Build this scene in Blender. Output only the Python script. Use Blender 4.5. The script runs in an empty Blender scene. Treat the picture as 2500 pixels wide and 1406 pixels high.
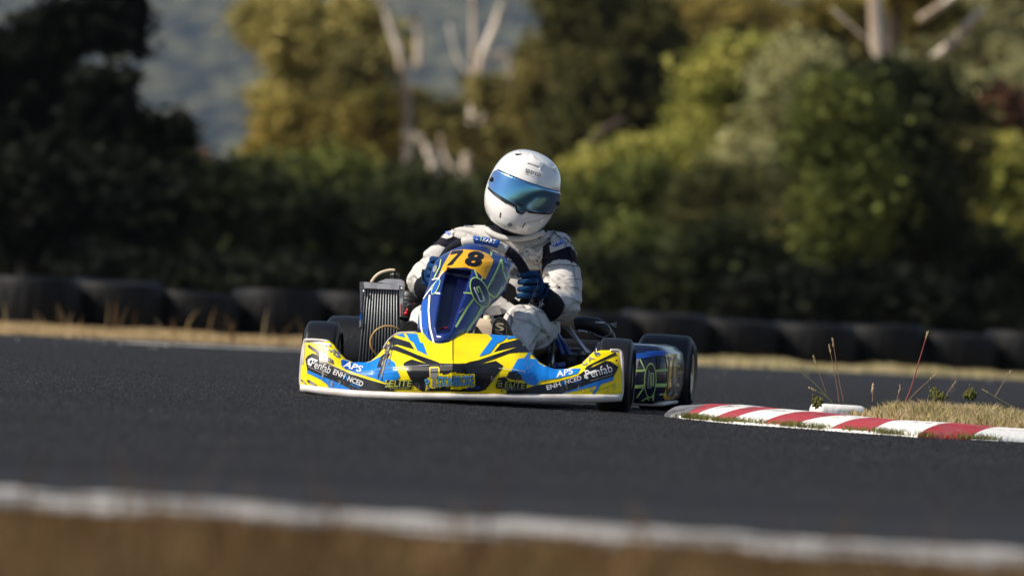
import bpy, bmesh, math, random
import numpy as np
from mathutils import Vector, Matrix, noise as mnoise
from mathutils.bvhtree import BVHTree
random.seed(7); RNG = np.random.default_rng(11)
S = bpy.context.scene
COL = S.collection
# ------------------------------------------------------------------ camera
F, H, TH = 18200.0, 0.413, math.radians(3.26)      # focal length in photo pixels, eye height, camera roll
cam = bpy.data.objects.new('camera', bpy.data.cameras.new('camera')); COL.objects.link(cam)
cam.data.sensor_width = 36; cam.data.lens = F/2500*36; cam.data.clip_end = 6000; cam.data.clip_start = .5
cam.matrix_world = Matrix.Translation((0,0,H)) @ Matrix.Rotation(-TH,4,'Y') @ Matrix.Rotation(math.pi/2,4,'X')
cam.data.dof.use_dof = True; cam.data.dof.focus_distance = 25.9; cam.data.dof.aperture_fstop = 3.8
S.camera = cam
# ------------------------------------------------------------------ world, sun, exposure
TOSUN = Vector((-.72,-.19,.66)).normalized()
world = bpy.data.worlds.new('World'); S.world = world; world.use_nodes = True
wn = world.node_tree; bg = wn.nodes['Background']
sky = wn.nodes.new('ShaderNodeTexSky'); sky.sky_type = 'NISHITA'; sky.sun_disc = False
sky.sun_elevation = math.asin(TOSUN.z); sky.sun_rotation = math.atan2(TOSUN.x, TOSUN.y)
wn.links.new(sky.outputs[0], bg.inputs[0]); bg.inputs[1].default_value = .095
sl = bpy.data.lights.new('sun','SUN'); sl.energy = 5.0; sl.angle = math.radians(.5); sl.color = (1,.90,.76)
sun = bpy.data.objects.new('sun', sl); COL.objects.link(sun); sun.rotation_euler = TOSUN.to_track_quat('Z','Y').to_euler()
vs = S.view_settings; vs.view_transform = 'Standard'; vs.look = 'None'; vs.gamma = 1; vs.exposure = .22
S.render.engine = 'CYCLES'; S.cycles.use_denoising = True; S.cycles.max_bounces = 8; S.cycles.volume_bounces = 0
S.cycles.sample_clamp_indirect = 4
# ------------------------------------------------------------------ helpers
def at(x, y, d):
    """world point at depth d seen at photo pixel (x, y)"""
    dx, dy = x-1250, y-703
    a = dx*math.cos(TH)+dy*math.sin(TH); b = -dx*math.sin(TH)+dy*math.cos(TH)
    return Vector((a*d/F, d, H-b*d/F))
def ground(x, y, z=0):
    dx, dy = x-1250, y-703
    b = -dx*math.sin(TH)+dy*math.cos(TH)
    return at(x, y, (H-z)*F/b)
YAW = math.radians(-7.8); KO = Vector((-.137,26,0))
KM = Matrix.Translation(KO) @ Matrix.Rotation(YAW,4,'Z'); KI = KM.inverted()
CL = KI @ Vector((0,0,H))
def ray(x, y):
    return ((KI @ at(x,y,26)) - CL).normalized()
def K(x, y, v):
    """kart-local point on the plane v metres behind the front axle"""
    r = ray(x,y); t = (v-CL.y)/r.y
    return CL + r*t
c1 = lambda *p: [(950+x/4.536, 330+y/4.536) for x,y in p]
c2 = lambda *p: [(950+x/4.536, 560+y/4.536) for x,y in p]
c3 = lambda *p: [(700+x/5.625, 780+y/5.625) for x,y in p]
c4 = lambda *p: [(1100+x/5.625, 780+y/5.625) for x,y in p]
c5 = lambda *p: [(1400+x/5.02, 740+y/5.02) for x,y in p]
c6 = lambda *p: [(820+x/5.858, 640+y/5.858) for x,y in p]
c7 = lambda *p: [(1640+x*.344, 780+y*.344) for x,y in p]

def mat(name, c, rough=.5, metal=0, spec=.5, c2=None, scale=20, bump=0, bscale=None, coat=0, lo=.4, hi=.6, detail=4, trans=0, ior=1.45, transl=0, stretch=None):
    m = bpy.data.materials.new(name); m.use_nodes = True
    n = m.node_tree; b = n.nodes['Principled BSDF']
    b.inputs['Base Color'].default_value = (*c,1); b.inputs['Roughness'].default_value = rough
    b.inputs['Metallic'].default_value = metal; b.inputs['Specular IOR Level'].default_value = spec
    b.inputs['Coat Weight'].default_value = coat; b.inputs['Coat Roughness'].default_value = .06
    b.inputs['Transmission Weight'].default_value = trans; b.inputs['IOR'].default_value = ior
    tc = n.nodes.new('ShaderNodeTexCoord')
    def nz(sc):
        t = n.nodes.new('ShaderNodeTexNoise'); t.inputs['Scale'].default_value = sc; t.inputs['Detail'].default_value = detail
        src = tc.outputs['Object']
        if stretch:
            mp = n.nodes.new('ShaderNodeMapping'); mp.inputs['Scale'].default_value = stretch
            n.links.new(src, mp.inputs[0]); src = mp.outputs[0]
        n.links.new(src, t.inputs[0]); return t
    colout = None
    if c2:
        t = nz(scale); r = n.nodes.new('ShaderNodeValToRGB')
        r.color_ramp.elements[0].position = lo; r.color_ramp.elements[1].position = hi
        r.color_ramp.elements[0].color = (*c,1); r.color_ramp.elements[1].color = (*c2,1)
        n.links.new(t.outputs[0], r.inputs[0]); n.links.new(r.outputs[0], b.inputs['Base Color']); colout = r.outputs[0]
    if bump:
        t = nz(bscale or scale*2); bp = n.nodes.new('ShaderNodeBump'); bp.inputs['Strength'].default_value = bump; bp.inputs['Distance'].default_value = .01
        n.links.new(t.outputs[0], bp.inputs['Height']); n.links.new(bp.outputs[0], b.inputs['Normal'])
    if transl:
        tr = n.nodes.new('ShaderNodeBsdfTranslucent'); mx = n.nodes.new('ShaderNodeMixShader'); mx.inputs[0].default_value = transl
        if colout: n.links.new(colout, tr.inputs[0])
        else: tr.inputs[0].default_value = (*c,1)
        out = n.nodes['Material Output']
        n.links.new(b.outputs[0], mx.inputs[1]); n.links.new(tr.outputs[0], mx.inputs[2]); n.links.new(mx.outputs[0], out.inputs[0])
    return m
def link(name, me, parent=None, label=None, cat=None, group=None, kind=None):
    o = bpy.data.objects.new(name, me); COL.objects.link(o)
    if parent: o.parent = parent
    for k,v in (('label',label),('category',cat),('group',group),('kind',kind)):
        if v: o[k] = v
    return o
def mesh(verts, faces, mats, mi=None, smooth=True, name='m'):
    me = bpy.data.meshes.new(name); me.from_pydata([tuple(v) for v in verts], [], [tuple(f) for f in faces])
    for m in (mats if isinstance(mats,(list,tuple)) else [mats]): me.materials.append(m)
    if mi is not None: me.polygons.foreach_set('material_index', list(mi))
    if smooth: me.polygons.foreach_set('use_smooth', [True]*len(me.polygons))
    me.update(); return me
def obj(name, verts, faces, mats, parent=None, mi=None, smooth=True, **kw):
    return link(name, mesh(verts,faces,mats,mi,smooth,name), parent, **kw)
def empty(name, loc=(0,0,0), rz=0, **kw):
    o = link(name, None, **kw); o.location = loc; o.rotation_euler = (0,0,rz); o.empty_display_size = .2; return o
class MB:
    """collects shapes for one mesh"""
    def __init__(s): s.v=[]; s.f=[]; s.m=[]
    def add(s, v, f, m=0):
        n=len(s.v); s.v += [Vector(p) for p in v]; s.f += [tuple(i+n for i in q) for q in f]; s.m += [m]*len(f)
    def tube(s, pts, r, n=10, m=0, caps=True):
        pts=[Vector(p) for p in pts]; rs = r if isinstance(r,(list,tuple)) else [r]*len(pts)
        vs_=[]; up=None
        for i,p in enumerate(pts):
            t=(pts[min(i+1,len(pts)-1)]-pts[max(i-1,0)]).normalized()
            if up is None: up = t.orthogonal().normalized()
            up=(up-t*up.dot(t)).normalized(); w=t.cross(up)
            vs_ += [p+(up*math.cos(a)+w*math.sin(a))*rs[i] for a in (2*math.pi*k/n for k in range(n))]
        fs=[(i*n+k,i*n+(k+1)%n,(i+1)*n+(k+1)%n,(i+1)*n+k) for i in range(len(pts)-1) for k in range(n)]
        if caps: fs += [tuple(range(n-1,-1,-1)), tuple((len(pts)-1)*n+k for k in range(n))]
        s.add(vs_,fs,m)
    def box(s, c, d, m=0, rot=None, bev=0):
        bm=bmesh.new(); bmesh.ops.create_cube(bm,size=1)
        for v in bm.verts: v.co=Vector((v.co.x*d[0],v.co.y*d[1],v.co.z*d[2]))
        if bev: bmesh.ops.bevel(bm,geom=bm.edges[:],offset=bev,segments=2,affect='EDGES',profile=.5)
        if rot: bmesh.ops.rotate(bm,verts=bm.verts,matrix=rot,cent=(0,0,0))
        for v in bm.verts: v.co+=Vector(c)
        bm.verts.index_update(); s.add([v.co.copy() for v in bm.verts],[[v.index for v in f.verts] for f in bm.faces],m); bm.free()
    def lathe(s, prof, c=(0,0,0), axis='X', n=40, m=0):
        """prof: (along axis, radius)"""
        vs_=[]
        for a,r in prof:
            for k in range(n):
                q=2*math.pi*k/n
                vs_.append(Vector((a,r*math.cos(q),r*math.sin(q))) if axis=='X' else Vector((r*math.cos(q),r*math.sin(q),a)))
        fs=[(i*n+k,i*n+(k+1)%n,(i+1)*n+(k+1)%n,(i+1)*n+k) for i in range(len(prof)-1) for k in range(n)]
        s.add([v+Vector(c) for v in vs_],fs,m)
    def sphere(s,c,r,m=0,n=10):
        s.lathe([(-math.cos(a)*(r if not isinstance(r,tuple) else r[2]), math.sin(a)*(r if not isinstance(r,tuple) else r[0])) for a in np.linspace(.02,math.pi-.02,n)],c,'Z',n*2,m)
    def build(s,name,mats,parent=None,smooth=True,**kw):
        return obj(name,s.v,s.f,mats,parent,s.m,smooth,**kw)
def curve(pts, n=40):
    """Catmull-Rom through points"""
    P=[Vector(p) for p in pts]; P=[2*P[0]-P[1]]+P+[2*P[-1]-P[-2]]; out=[]; seg=len(P)-3
    for i in range(n):
        u=i/(n-1)*seg; k=min(int(u),seg-1); t=u-k; a,b,c,d=P[k:k+4]
        out.append(.5*((2*b)+(c-a)*t+(2*a-5*b+4*c-d)*t*t+(3*b-a-3*c+d)*t**3))
    return out
def tree_of(v,f): return BVHTree.FromPolygons([tuple(p) for p in v],[tuple(q) for q in f])
class Decal:
    """vinyl cut to a photo outline and laid on a kart surface"""
    def __init__(s,bvh,mats,off=.0012,step=.00045,g=6):
        s.b=bvh; s.mats=mats; s.names=[m.name for m in mats]; s.mb=MB(); s.off=off; s.step=step; s.g=g; s.layer=0
    def lay(s, v2, f2, m, layer):
        off=s.off+s.step*layer; idx={}; vs_=[]
        for i,(x,y) in enumerate(v2):
            h=s.b.ray_cast(CL,ray(x,y))
            if h[0] is None: continue
            n=h[1] if h[1].dot(ray(x,y))<0 else -h[1]
            idx[i]=len(vs_); vs_.append(h[0]+n*off)
        fs=[[idx[i] for i in q] for q in f2 if all(i in idx for i in q)]
        good=[]
        for q in fs:
            ys=[vs_[i].y for i in q]
            if max(ys)-min(ys)<.12: good.append(q)
        s.mb.add(vs_,good,s.names.index(m.name))
    def poly(s, pts, m, layer=0):
        bm=bmesh.new(); vv=[bm.verts.new((x,y,0)) for x,y in pts]; f=bm.faces.new(vv); f.normal_update()
        bmesh.ops.triangulate(bm,faces=[f])
        xs=[p[0] for p in pts]; ys=[p[1] for p in pts]; g=s.g
        for k in range(int(min(xs)//g)+1,int(max(xs)//g)+1):
            bmesh.ops.bisect_plane(bm,geom=bm.verts[:]+bm.edges[:]+bm.faces[:],plane_co=(k*g,0,0),plane_no=(1,0,0))
        for k in range(int(min(ys)//g)+1,int(max(ys)//g)+1):
            bmesh.ops.bisect_plane(bm,geom=bm.verts[:]+bm.edges[:]+bm.faces[:],plane_co=(0,k*g,0),plane_no=(0,1,0))
        bm.verts.index_update()
        s.lay([(v.co.x,v.co.y) for v in bm.verts],[[v.index for v in q.verts] for q in bm.faces],m,layer); bm.free()
    def stroke(s, pts, w, m, layer=1, closed=False):
        P=[Vector(p) for p in pts]
        if closed: P.append(P[0])
        for a,b in zip(P,P[1:]):
            d=(b-a).normalized(); n=Vector((-d.y,d.x))*w/2; e=d*w*.3
            s.poly([tuple(a+n-e),tuple(b+n+e),tuple(b-n+e),tuple(a-n-e)],m,layer)
    def ellipse(s,c,rx,ry,rot,m,layer=1):
        s.poly([(c[0]+rx*math.cos(a)*math.cos(rot)-ry*math.sin(a)*math.sin(rot),c[1]+rx*math.cos(a)*math.sin(rot)+ry*math.sin(a)*math.cos(rot)) for a in np.linspace(0,2*math.pi,28,endpoint=False)],m,layer)
    def text(s, t, p0, p1, h, m, layer=2, shear=0, off=0, skew=None):
        v2,f2=glyphs(t,shear,off)
        if not v2: return
        xs=[v[0] for v in v2]; x0,x1=min(xs),max(xs); ys=[v[1] for v in v2]; y0,y1=min(ys),max(ys)
        A=Vector(p0); B=Vector(p1); d=B-A; n=Vector(skew).normalized() if skew else Vector((d.y,-d.x)).normalized()
        out=[tuple(A+d*((x-x0)/(x1-x0))+n*h*((y-0)/max(y1,.3))) for x,y in v2]
        if h>7.5:
            bm=bmesh.new(); vv=[bm.verts.new((x,y,0)) for x,y in out]
            for q in f2:
                try: bm.faces.new([vv[i] for i in q])
                except ValueError: pass
            xs=[p[0] for p in out]; ys=[p[1] for p in out]; g=s.g
            for k in range(int(min(xs)//g)+1,int(max(xs)//g)+1):
                bmesh.ops.bisect_plane(bm,geom=bm.verts[:]+bm.edges[:]+bm.faces[:],plane_co=(k*g,0,0),plane_no=(1,0,0))
            for k in range(int(min(ys)//g)+1,int(max(ys)//g)+1):
                bmesh.ops.bisect_plane(bm,geom=bm.verts[:]+bm.edges[:]+bm.faces[:],plane_co=(0,k*g,0),plane_no=(0,1,0))
            bm.verts.index_update(); out=[(v.co.x,v.co.y) for v in bm.verts]; f2=[[v.index for v in q.verts] for q in bm.faces]; bm.free()
        s.lay(out,f2,m,layer)
    def build(s,name,parent):
        return s.mb.build(name,s.mats,parent,smooth=False)
_gc={}
def glyphs(t,shear=0,off=0):
    k=(t,shear,off)
    if k not in _gc:
        cu=bpy.data.curves.new('txt','FONT'); cu.body=t; cu.shear=shear; cu.offset=off; cu.resolution_u=3; cu.fill_mode='FRONT'
        o=bpy.data.objects.new('txt',cu); COL.objects.link(o); dg=bpy.context.evaluated_depsgraph_get()
        me=bpy.data.meshes.new_from_object(o.evaluated_get(dg))
        _gc[k]=([(v.co.x,v.co.y) for v in me.vertices],[list(p.vertices) for p in me.polygons])
        bpy.data.objects.remove(o); bpy.data.curves.remove(cu); bpy.data.meshes.remove(me)
    return _gc[k]
def skin(name, chains, mats, parent, sub=2, root=0, pick=None, wrinkle=0):
    """chains: lists of (key, point, radius); equal keys are one joint"""
    keys={}; vs_=[]; rs=[]; es=[]
    for ch in chains:
        prev=None
        for key,p,r in ch:
            if key not in keys: keys[key]=len(vs_); vs_.append(tuple(p)); rs.append(r)
            if prev is not None: es.append((prev,keys[key]))
            prev=keys[key]
    me=bpy.data.meshes.new(name); me.from_pydata(vs_,es,[]); o=bpy.data.objects.new(name,me); COL.objects.link(o)
    sm=o.modifiers.new('s','SKIN'); sm.use_smooth_shade=True
    for i,r in enumerate(rs):
        sv=me.skin_vertices[0].data[i]; sv.radius=(r if isinstance(r,tuple) else (r,r)); sv.use_root=(i==root)
    ss=o.modifiers.new('d','SUBSURF'); ss.levels=sub; ss.render_levels=sub
    dg=bpy.context.evaluated_depsgraph_get(); m2=bpy.data.meshes.new_from_object(o.evaluated_get(dg))
    bpy.data.objects.remove(o); m2.name=name
    m2.materials.clear()
    for m in mats: m2.materials.append(m)
    if wrinkle:
        nn=[v.normal.copy() for v in m2.vertices]
        for v,n in zip(m2.vertices,nn):
            p=v.co
            w=mnoise.noise(Vector((p.x*7+p.z*4,p.y*7,p.z*15)))*.9+mnoise.noise(Vector((p.x*22+p.z*14,p.y*18,p.z*28-p.x*12)))*.38
            w*=.75
            q=Vector((p.x*5+p.z*3+mnoise.noise(p*5)*.8,p.y*5,p.z*9+mnoise.noise(p*4+Vector((5,0,0)))*.9))
            c=abs(mnoise.noise(q)); c2_=abs(mnoise.noise(q*2.1+Vector((3,7,1))))
            w-= 1.9*max(0,1-c/.11)**1.3+.3*max(0,1-c2_/.10)**1.3
            v.co=p+n*w*wrinkle
    if pick:
        for p in m2.polygons: p.material_index=pick(p.center,p.normal)
    m2.polygons.foreach_set('use_smooth',[True]*len(m2.polygons)); m2.update()
    return link(name,m2,parent)
def cp(o, parent=None):
    c=o.copy(); COL.objects.link(c); c.parent=parent
    for ch in list(o.children): cp(ch,c)
    return c
# ------------------------------------------------------------------ materials
M={}
M['asphalt']=mat('asphalt',(.0085,.0087,.0105),.8,spec=.22,c2=(.021,.0212,.0245),scale=.55,lo=.3,hi=.72,bump=1.0,bscale=150,detail=8,stretch=(.35,1,1))
def asphalt_specks():
    n=M['asphalt'].node_tree; b=n.nodes['Principled BSDF']; src=b.inputs['Base Color'].links[0].from_socket
    tc=n.nodes.new('ShaderNodeTexCoord'); t=n.nodes.new('ShaderNodeTexNoise'); t.inputs['Scale'].default_value=60; t.inputs['Detail'].default_value=7; t.inputs['Roughness'].default_value=.75
    n.links.new(tc.outputs['Object'],t.inputs[0])
    r=n.nodes.new('ShaderNodeValToRGB'); r.color_ramp.elements[0].position=.35; r.color_ramp.elements[1].position=.72
    r.color_ramp.elements[0].color=(.25,.25,.26,1); r.color_ramp.elements[1].color=(2.7,2.65,2.6,1)
    n.links.new(t.outputs[0],r.inputs[0])
    mx=n.nodes.new('ShaderNodeMix'); mx.data_type='RGBA'; mx.blend_type='MULTIPLY'; mx.inputs[0].default_value=1
    n.links.new(src,mx.inputs[6]); n.links.new(r.outputs[0],mx.inputs[7]); n.links.new(mx.outputs[2],b.inputs['Base Color'])
asphalt_specks()
M['paint']=mat('worn_white_paint',(.42,.40,.375),.75,c2=(.07,.069,.07),scale=4,detail=12,lo=.42,hi=.60,bump=.5,bscale=120)
M['earth']=mat('dry_earth',(.30,.225,.125),.9,c2=(.19,.14,.075),scale=3,spec=.1)
M['kerbw']=mat('kerb_white',(.78,.77,.74),.6,c2=(.42,.40,.37),scale=16,lo=.56,hi=.78,detail=9,bump=.35,bscale=60)
M['kerbr']=mat('kerb_red',(.40,.035,.045),.6,c2=(.30,.09,.085),scale=16,lo=.52,hi=.75,detail=9,bump=.35,bscale=60)
M['kerbg']=mat('kerb_shadow_grey',(.20,.20,.21),.6,c2=(.06,.06,.065),scale=12,stretch=(1,4,1))  # end block greyed to carry the shadow of the kart's tyre
M['rubber']=mat('tyre_rubber',(.007,.0075,.009),.42,spec=.35,c2=(.012,.012,.0135),scale=8,bump=.15,bscale=60)
M['oldrubber']=mat('weathered_rubber',(.003,.003,.0038),.6,spec=.22,c2=(.0065,.0062,.0066),scale=5,bump=.3,bscale=30)
M['black']=mat('black_plastic',(.008,.008,.009),.35)
M['dark']=mat('dark_metal',(.03,.03,.033),.4,metal=.6)
M['navy']=mat('navy_plastic',(.006,.010,.035),.25,coat=.5)
M['blue']=mat('blue_paint',(.006,.025,.17),.22,coat=.8)
M['tubeblue']=mat('blue_tube_paint',(.008,.045,.22),.25,coat=.6)
M['steel']=mat('steel',(.55,.56,.58),.28,metal=1)
M['alu']=mat('cast_aluminium',(.55,.55,.58),.42,metal=.35,c2=(.42,.42,.45),scale=40)
M['rim']=mat('bronze_rim',(.42,.36,.28),.32,metal=.9)
M['yellow']=mat('yellow_vinyl',(.93,.745,.004),.36,spec=.35,c2=(.84,.65,.008),scale=12)
M['vblack']=mat('black_vinyl',(.006,.0065,.010),.34,c2=(.014,.0145,.018),scale=14)
M['vblue']=mat('sky_blue_vinyl',(.008,.20,.66),.34,spec=.4)
M['vdblue']=mat('mid_blue_vinyl',(.008,.085,.44),.32)
M['vwhite']=mat('white_vinyl',(.80,.80,.80),.25)
M['vgrey']=mat('grey_print',(.24,.24,.25),.4)
M['scuff']=mat('scuffed_vinyl',(.35,.33,.30),.55,c2=(.02,.02,.025),scale=70,lo=.42,hi=.55,stretch=(1,1,.25))
M['lime']=mat('lime_vinyl',(.45,.66,.20),.25)
M['amber']=mat('amber_plate',(.86,.42,.008),.25,coat=.4)
M['olive']=mat('olive_print',(.42,.44,.10),.3)
M['wplastic']=mat('white_plastic',(.66,.63,.60),.42,c2=(.36,.31,.27),scale=13,lo=.45,hi=.78)
M['shell']=mat('helmet_shell',(.83,.82,.80),.10,coat=1)
M['suit']=mat('race_suit_fabric',(.56,.545,.525),.85,spec=.15,c2=(.44,.415,.39),scale=6,lo=.50,hi=.72,bump=.6,bscale=18,detail=8)
M['suitnavy']=mat('suit_navy_panel',(.008,.008,.018),.8,spec=.15,bump=.5,bscale=30,c2=(.022,.019,.026),scale=9)
M['gblue']=mat('glove_blue',(.004,.042,.13),.75,spec=.15,bump=.6,bscale=60,c2=(.004,.03,.10),scale=14)
M['gblack']=mat('glove_black',(.006,.0065,.011),.75,spec=.15,bump=.6,bscale=60)
M['visor']=mat('mirrored_visor',(.20,.42,.85),.07,metal=1)
def visor_film():
    n=M['visor'].node_tree; b=n.nodes['Principled BSDF']; lw=n.nodes.new('ShaderNodeLayerWeight'); lw.inputs[0].default_value=.45
    r=n.nodes.new('ShaderNodeValToRGB'); r.color_ramp.elements[0].color=(.15,.40,.60,1); r.color_ramp.elements[1].color=(.85,.86,.95,1)
    e=r.color_ramp.elements.new(.35); e.color=(.22,.42,.74,1); n.links.new(lw.outputs['Facing'],r.inputs[0]); n.links.new(r.outputs[0],b.inputs['Base Color'])
    b.inputs['Anisotropic'].default_value=.9; b.inputs['Roughness'].default_value=.20; tg=n.nodes.new('ShaderNodeTangent'); tg.direction_type='RADIAL'; tg.axis='Z'; n.links.new(tg.outputs[0],b.inputs['Tangent']); b.inputs['Anisotropic Rotation'].default_value=.0
visor_film()
M['hose']=mat('amber_hose',(.50,.30,.10),.3,spec=.5)
M['tan']=mat('cream_hose',(.75,.60,.42),.35)
M['red']=mat('red_anodised',(.55,.01,.02),.3,metal=.3)
M['fin']=mat('radiator_tube',(.34,.36,.37),.5,metal=.5)
M['core']=mat('radiator_core',(.012,.012,.018),.6)
M['cream']=mat('cream_tank',(.62,.50,.38),.4)
M['grip']=mat('suede_grip',(.008,.009,.018),.8,spec=.2,bump=.3,bscale=200)
M['silver']=mat('silver_grip',(.52,.50,.47),.5)
M['clear']=mat('clear_shield',(.8,.78,.85),.08,trans=.9,ior=1.2)
# ------------------------------------------------------------------ the ground and track
def sheet(name, pts, z, m, **kw):
    return obj(name,[(p[0],p[1],z) for p in pts],[tuple(range(len(pts)))],m,smooth=False,kind='structure',**kw)
sheet('ground',[(-1400,-300),(1400,-300),(1400,3700),(-1400,3700)],0,M['earth'],label='dry brown earth around the race track')
LEDGE=[(-70,-14.0+0),(0,0)]
def far_edge(x): return 44.5+1.35*x if abs(x)<4 else 44.5+1.35*math.copysign(4,x)+(x-math.copysign(4,x))*.5
trk=[(-40,17),(-8,12.05+.96),(8,12.05-.96),(40,7.5)]+[(x,far_edge(x)) for x in np.linspace(40,-40,41)]
sheet('race_track',trk,.004,M['asphalt'],label='dark grey asphalt race track')
def ribbon(name, pts, w, z, m, **kw):
    v=[];f=[]
    for i,p in enumerate(pts):
        t=(Vector(pts[min(i+1,len(pts)-1)])-Vector(pts[max(i-1,0)])).to_2d().normalized(); n=Vector((-t.y,t.x))
        v+= [(p[0]+n.x*w/2*(1+.06*math.sin(i*2.3)),p[1]+n.y*w/2*(1+.1*math.sin(i*1.7)),z),(p[0]-n.x*w/2,p[1]-n.y*w/2*(1+.1*math.sin(i*3.1)),z)]
        if i: f.append((2*i-2,2*i-1,2*i+1,2*i))
    return obj(name,v,f,m,smooth=False,kind='structure',**kw)
ev=[];ef=[]
for i,x in enumerate(np.linspace(-8,8,640)):
    yc=12.68-.15*x; a_=.16*mnoise.noise(Vector((x*3,0,0)))+.22*mnoise.noise(Vector((x*11,5,0))); b_=.2*mnoise.noise(Vector((x*4,9,0)))+.15*mnoise.noise(Vector((x*13,2,0)))
    ev+=[(x,yc-.56+b_,.0085),(x,yc+.42+a_,.0085)]
    if i: ef.append((2*i-2,2*i,2*i+1,2*i-1))
obj('edge_line',ev,ef,M['paint'],smooth=False,kind='structure',label='white painted edge line across the near side of the track')
ribbon('edge_line',[(x,y) for x,y in zip(np.linspace(-2.15,-.1,40),np.linspace(39.3,39.3+2.05*1.5,40))],.5,.0085,M['paint'],label='white painted edge line beside the far grass verge')
kl=[ground(x,y,.0085) for x,y in ((1652,1017),(1700,1022),(1800,1032),(1932,1041),(2130,1056),(2300,1066.5),(2500,1076),(2900,1100))]
LP=curve([(p.x,p.y,0) for p in kl],80); lv=[]; lf=[]
for i,p in enumerate(LP):
    w=.0005*math.sin(i*1.9); lv+=[(p.x,p.y,.002),(p.x+.004,p.y+.010,.0118+w),(p.x+.04,p.y+.10,.0122),(p.x+.06,p.y+.14,.0)]
    if i: lf+=[((i-1)*4+k,i*4+k,i*4+k+1,(i-1)*4+k+1) for k in range(3)]
obj('kerb_edging',lv,lf,M['kerbw'],kind='structure',label='thin white concrete edging along the front of the red and white kerb')
# ------------------------------------------------------------------ kerb
kb=link('kerb',None,label='low domed kerb painted in red and white blocks beside the grass island',kind='structure')
KF=[(1622,1011),(1673,1015.5),(1686,1018),(1738,1022.5),(1778,1026.5),(1858,1032.5),(1932,1037.5),(2029,1045),(2127,1052),(2240,1061),(2368,1067),(2520,1074),(2680,1083),(2850,1094)]
KB=[(1668,989),(1745,985),(1812,987.5),(1868,993),(1915,998),(1990,1004),(2084,1014),(2134,1019),(2204,1025),(2330,1031.5),(2441,1042),(2600,1052),(2770,1064),(2950,1076)]
kinds='grwrwrwrwrwrw'
def kcol(i,t):
    """point across the kerb at fractional block i"""
    k=min(int(i),len(KF)-2); u=i-k
    f=[KF[k][j]*(1-u)+KF[k+1][j]*u for j in (0,1)]; b=[KB[k][j]*(1-u)+KB[k+1][j]*u for j in (0,1)]
    A=ground(f[0],f[1],.0125); B=at(b[0],b[1],A.y+.30)
    if t<=.65:
        q=t/.65; p=A.lerp(B,q); p.z=A.z+(B.z-A.z)*(1-(1-q)**2.3)
    else:
        q=(t-.65)/.35; p=B+(B-A).to_2d().to_3d()*.75*q; p.z=B.z*(1-q**1.6)+.004*q
    return p
def kblock(i):
    v=[];f=[];n=14
    e=.006
    for a in range(4):
        for t in range(n+1): v.append(kcol(min(i+e+(1-2*e)*a/3,12.999),t/n))
        p=kcol(min(i+e+(1-2*e)*a/3,12.999),1); v.append(p+Vector((.01,.03,-p.z-.02)))
        p=kcol(min(i+e+(1-2*e)*a/3,12.999),0); v.append(Vector((p.x,p.y-.01,-.01)))
    w=n+3
    for a in range(3):
        for t in range(n+1): f.append((a*w+t,a*w+t+1,a*w+w+t+1,a*w+w+t))
        f.append((a*w+n+2,a*w,a*w+w,a*w+w+n+2))
    return v,f
for i,c in enumerate(kinds):
    v,f=kblock(i); obj('kerb_block',v,f,{'r':M['kerbr'],'w':M['kerbw'],'g':M['kerbg']}[c],kb)
KR=mat('rubber_smear',(.03,.03,.032),.7)
def smear_alpha():
    n=KR.node_tree; b=n.nodes['Principled BSDF']; tc=n.nodes.new('ShaderNodeTexCoord'); t=n.nodes.new('ShaderNodeTexNoise'); t.inputs['Scale'].default_value=28; t.inputs['Detail'].default_value=9; t.inputs['Roughness'].default_value=.7
    r=n.nodes.new('ShaderNodeValToRGB'); r.color_ramp.elements[0].position=.47; r.color_ramp.elements[1].position=.66; r.color_ramp.elements[1].color=(.8,.8,.8,1)
    n.links.new(tc.outputs['Object'],t.inputs[0]); n.links.new(t.outputs[0],r.inputs[0]); n.links.new(r.outputs[0],b.inputs['Alpha'])
smear_alpha()
for a0,a1,t0,t1,w in ((.1,3.2,.10,.50,.16),(.3,5.2,.55,.40,.10),(2.5,8.5,.30,.52,.05),(5.5,11.5,.48,.30,.05)):
    v=[];f=[]
    for i in range(40):
        q=i/39; a=a0+(a1-a0)*q; t=t0+(t1-t0)*q; ww=w*math.sin(math.pi*(.08+.84*q))
        for k in range(4): v.append(kcol(a,max(.01,t+ww*(k/3-.5)))+Vector((0,-.0012,.0022)))
        if i: f+=[((i-1)*4+k,i*4+k,i*4+k+1,(i-1)*4+k+1) for k in range(3)]
    obj('tyre_mark',v,f,KR,kb)
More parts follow.
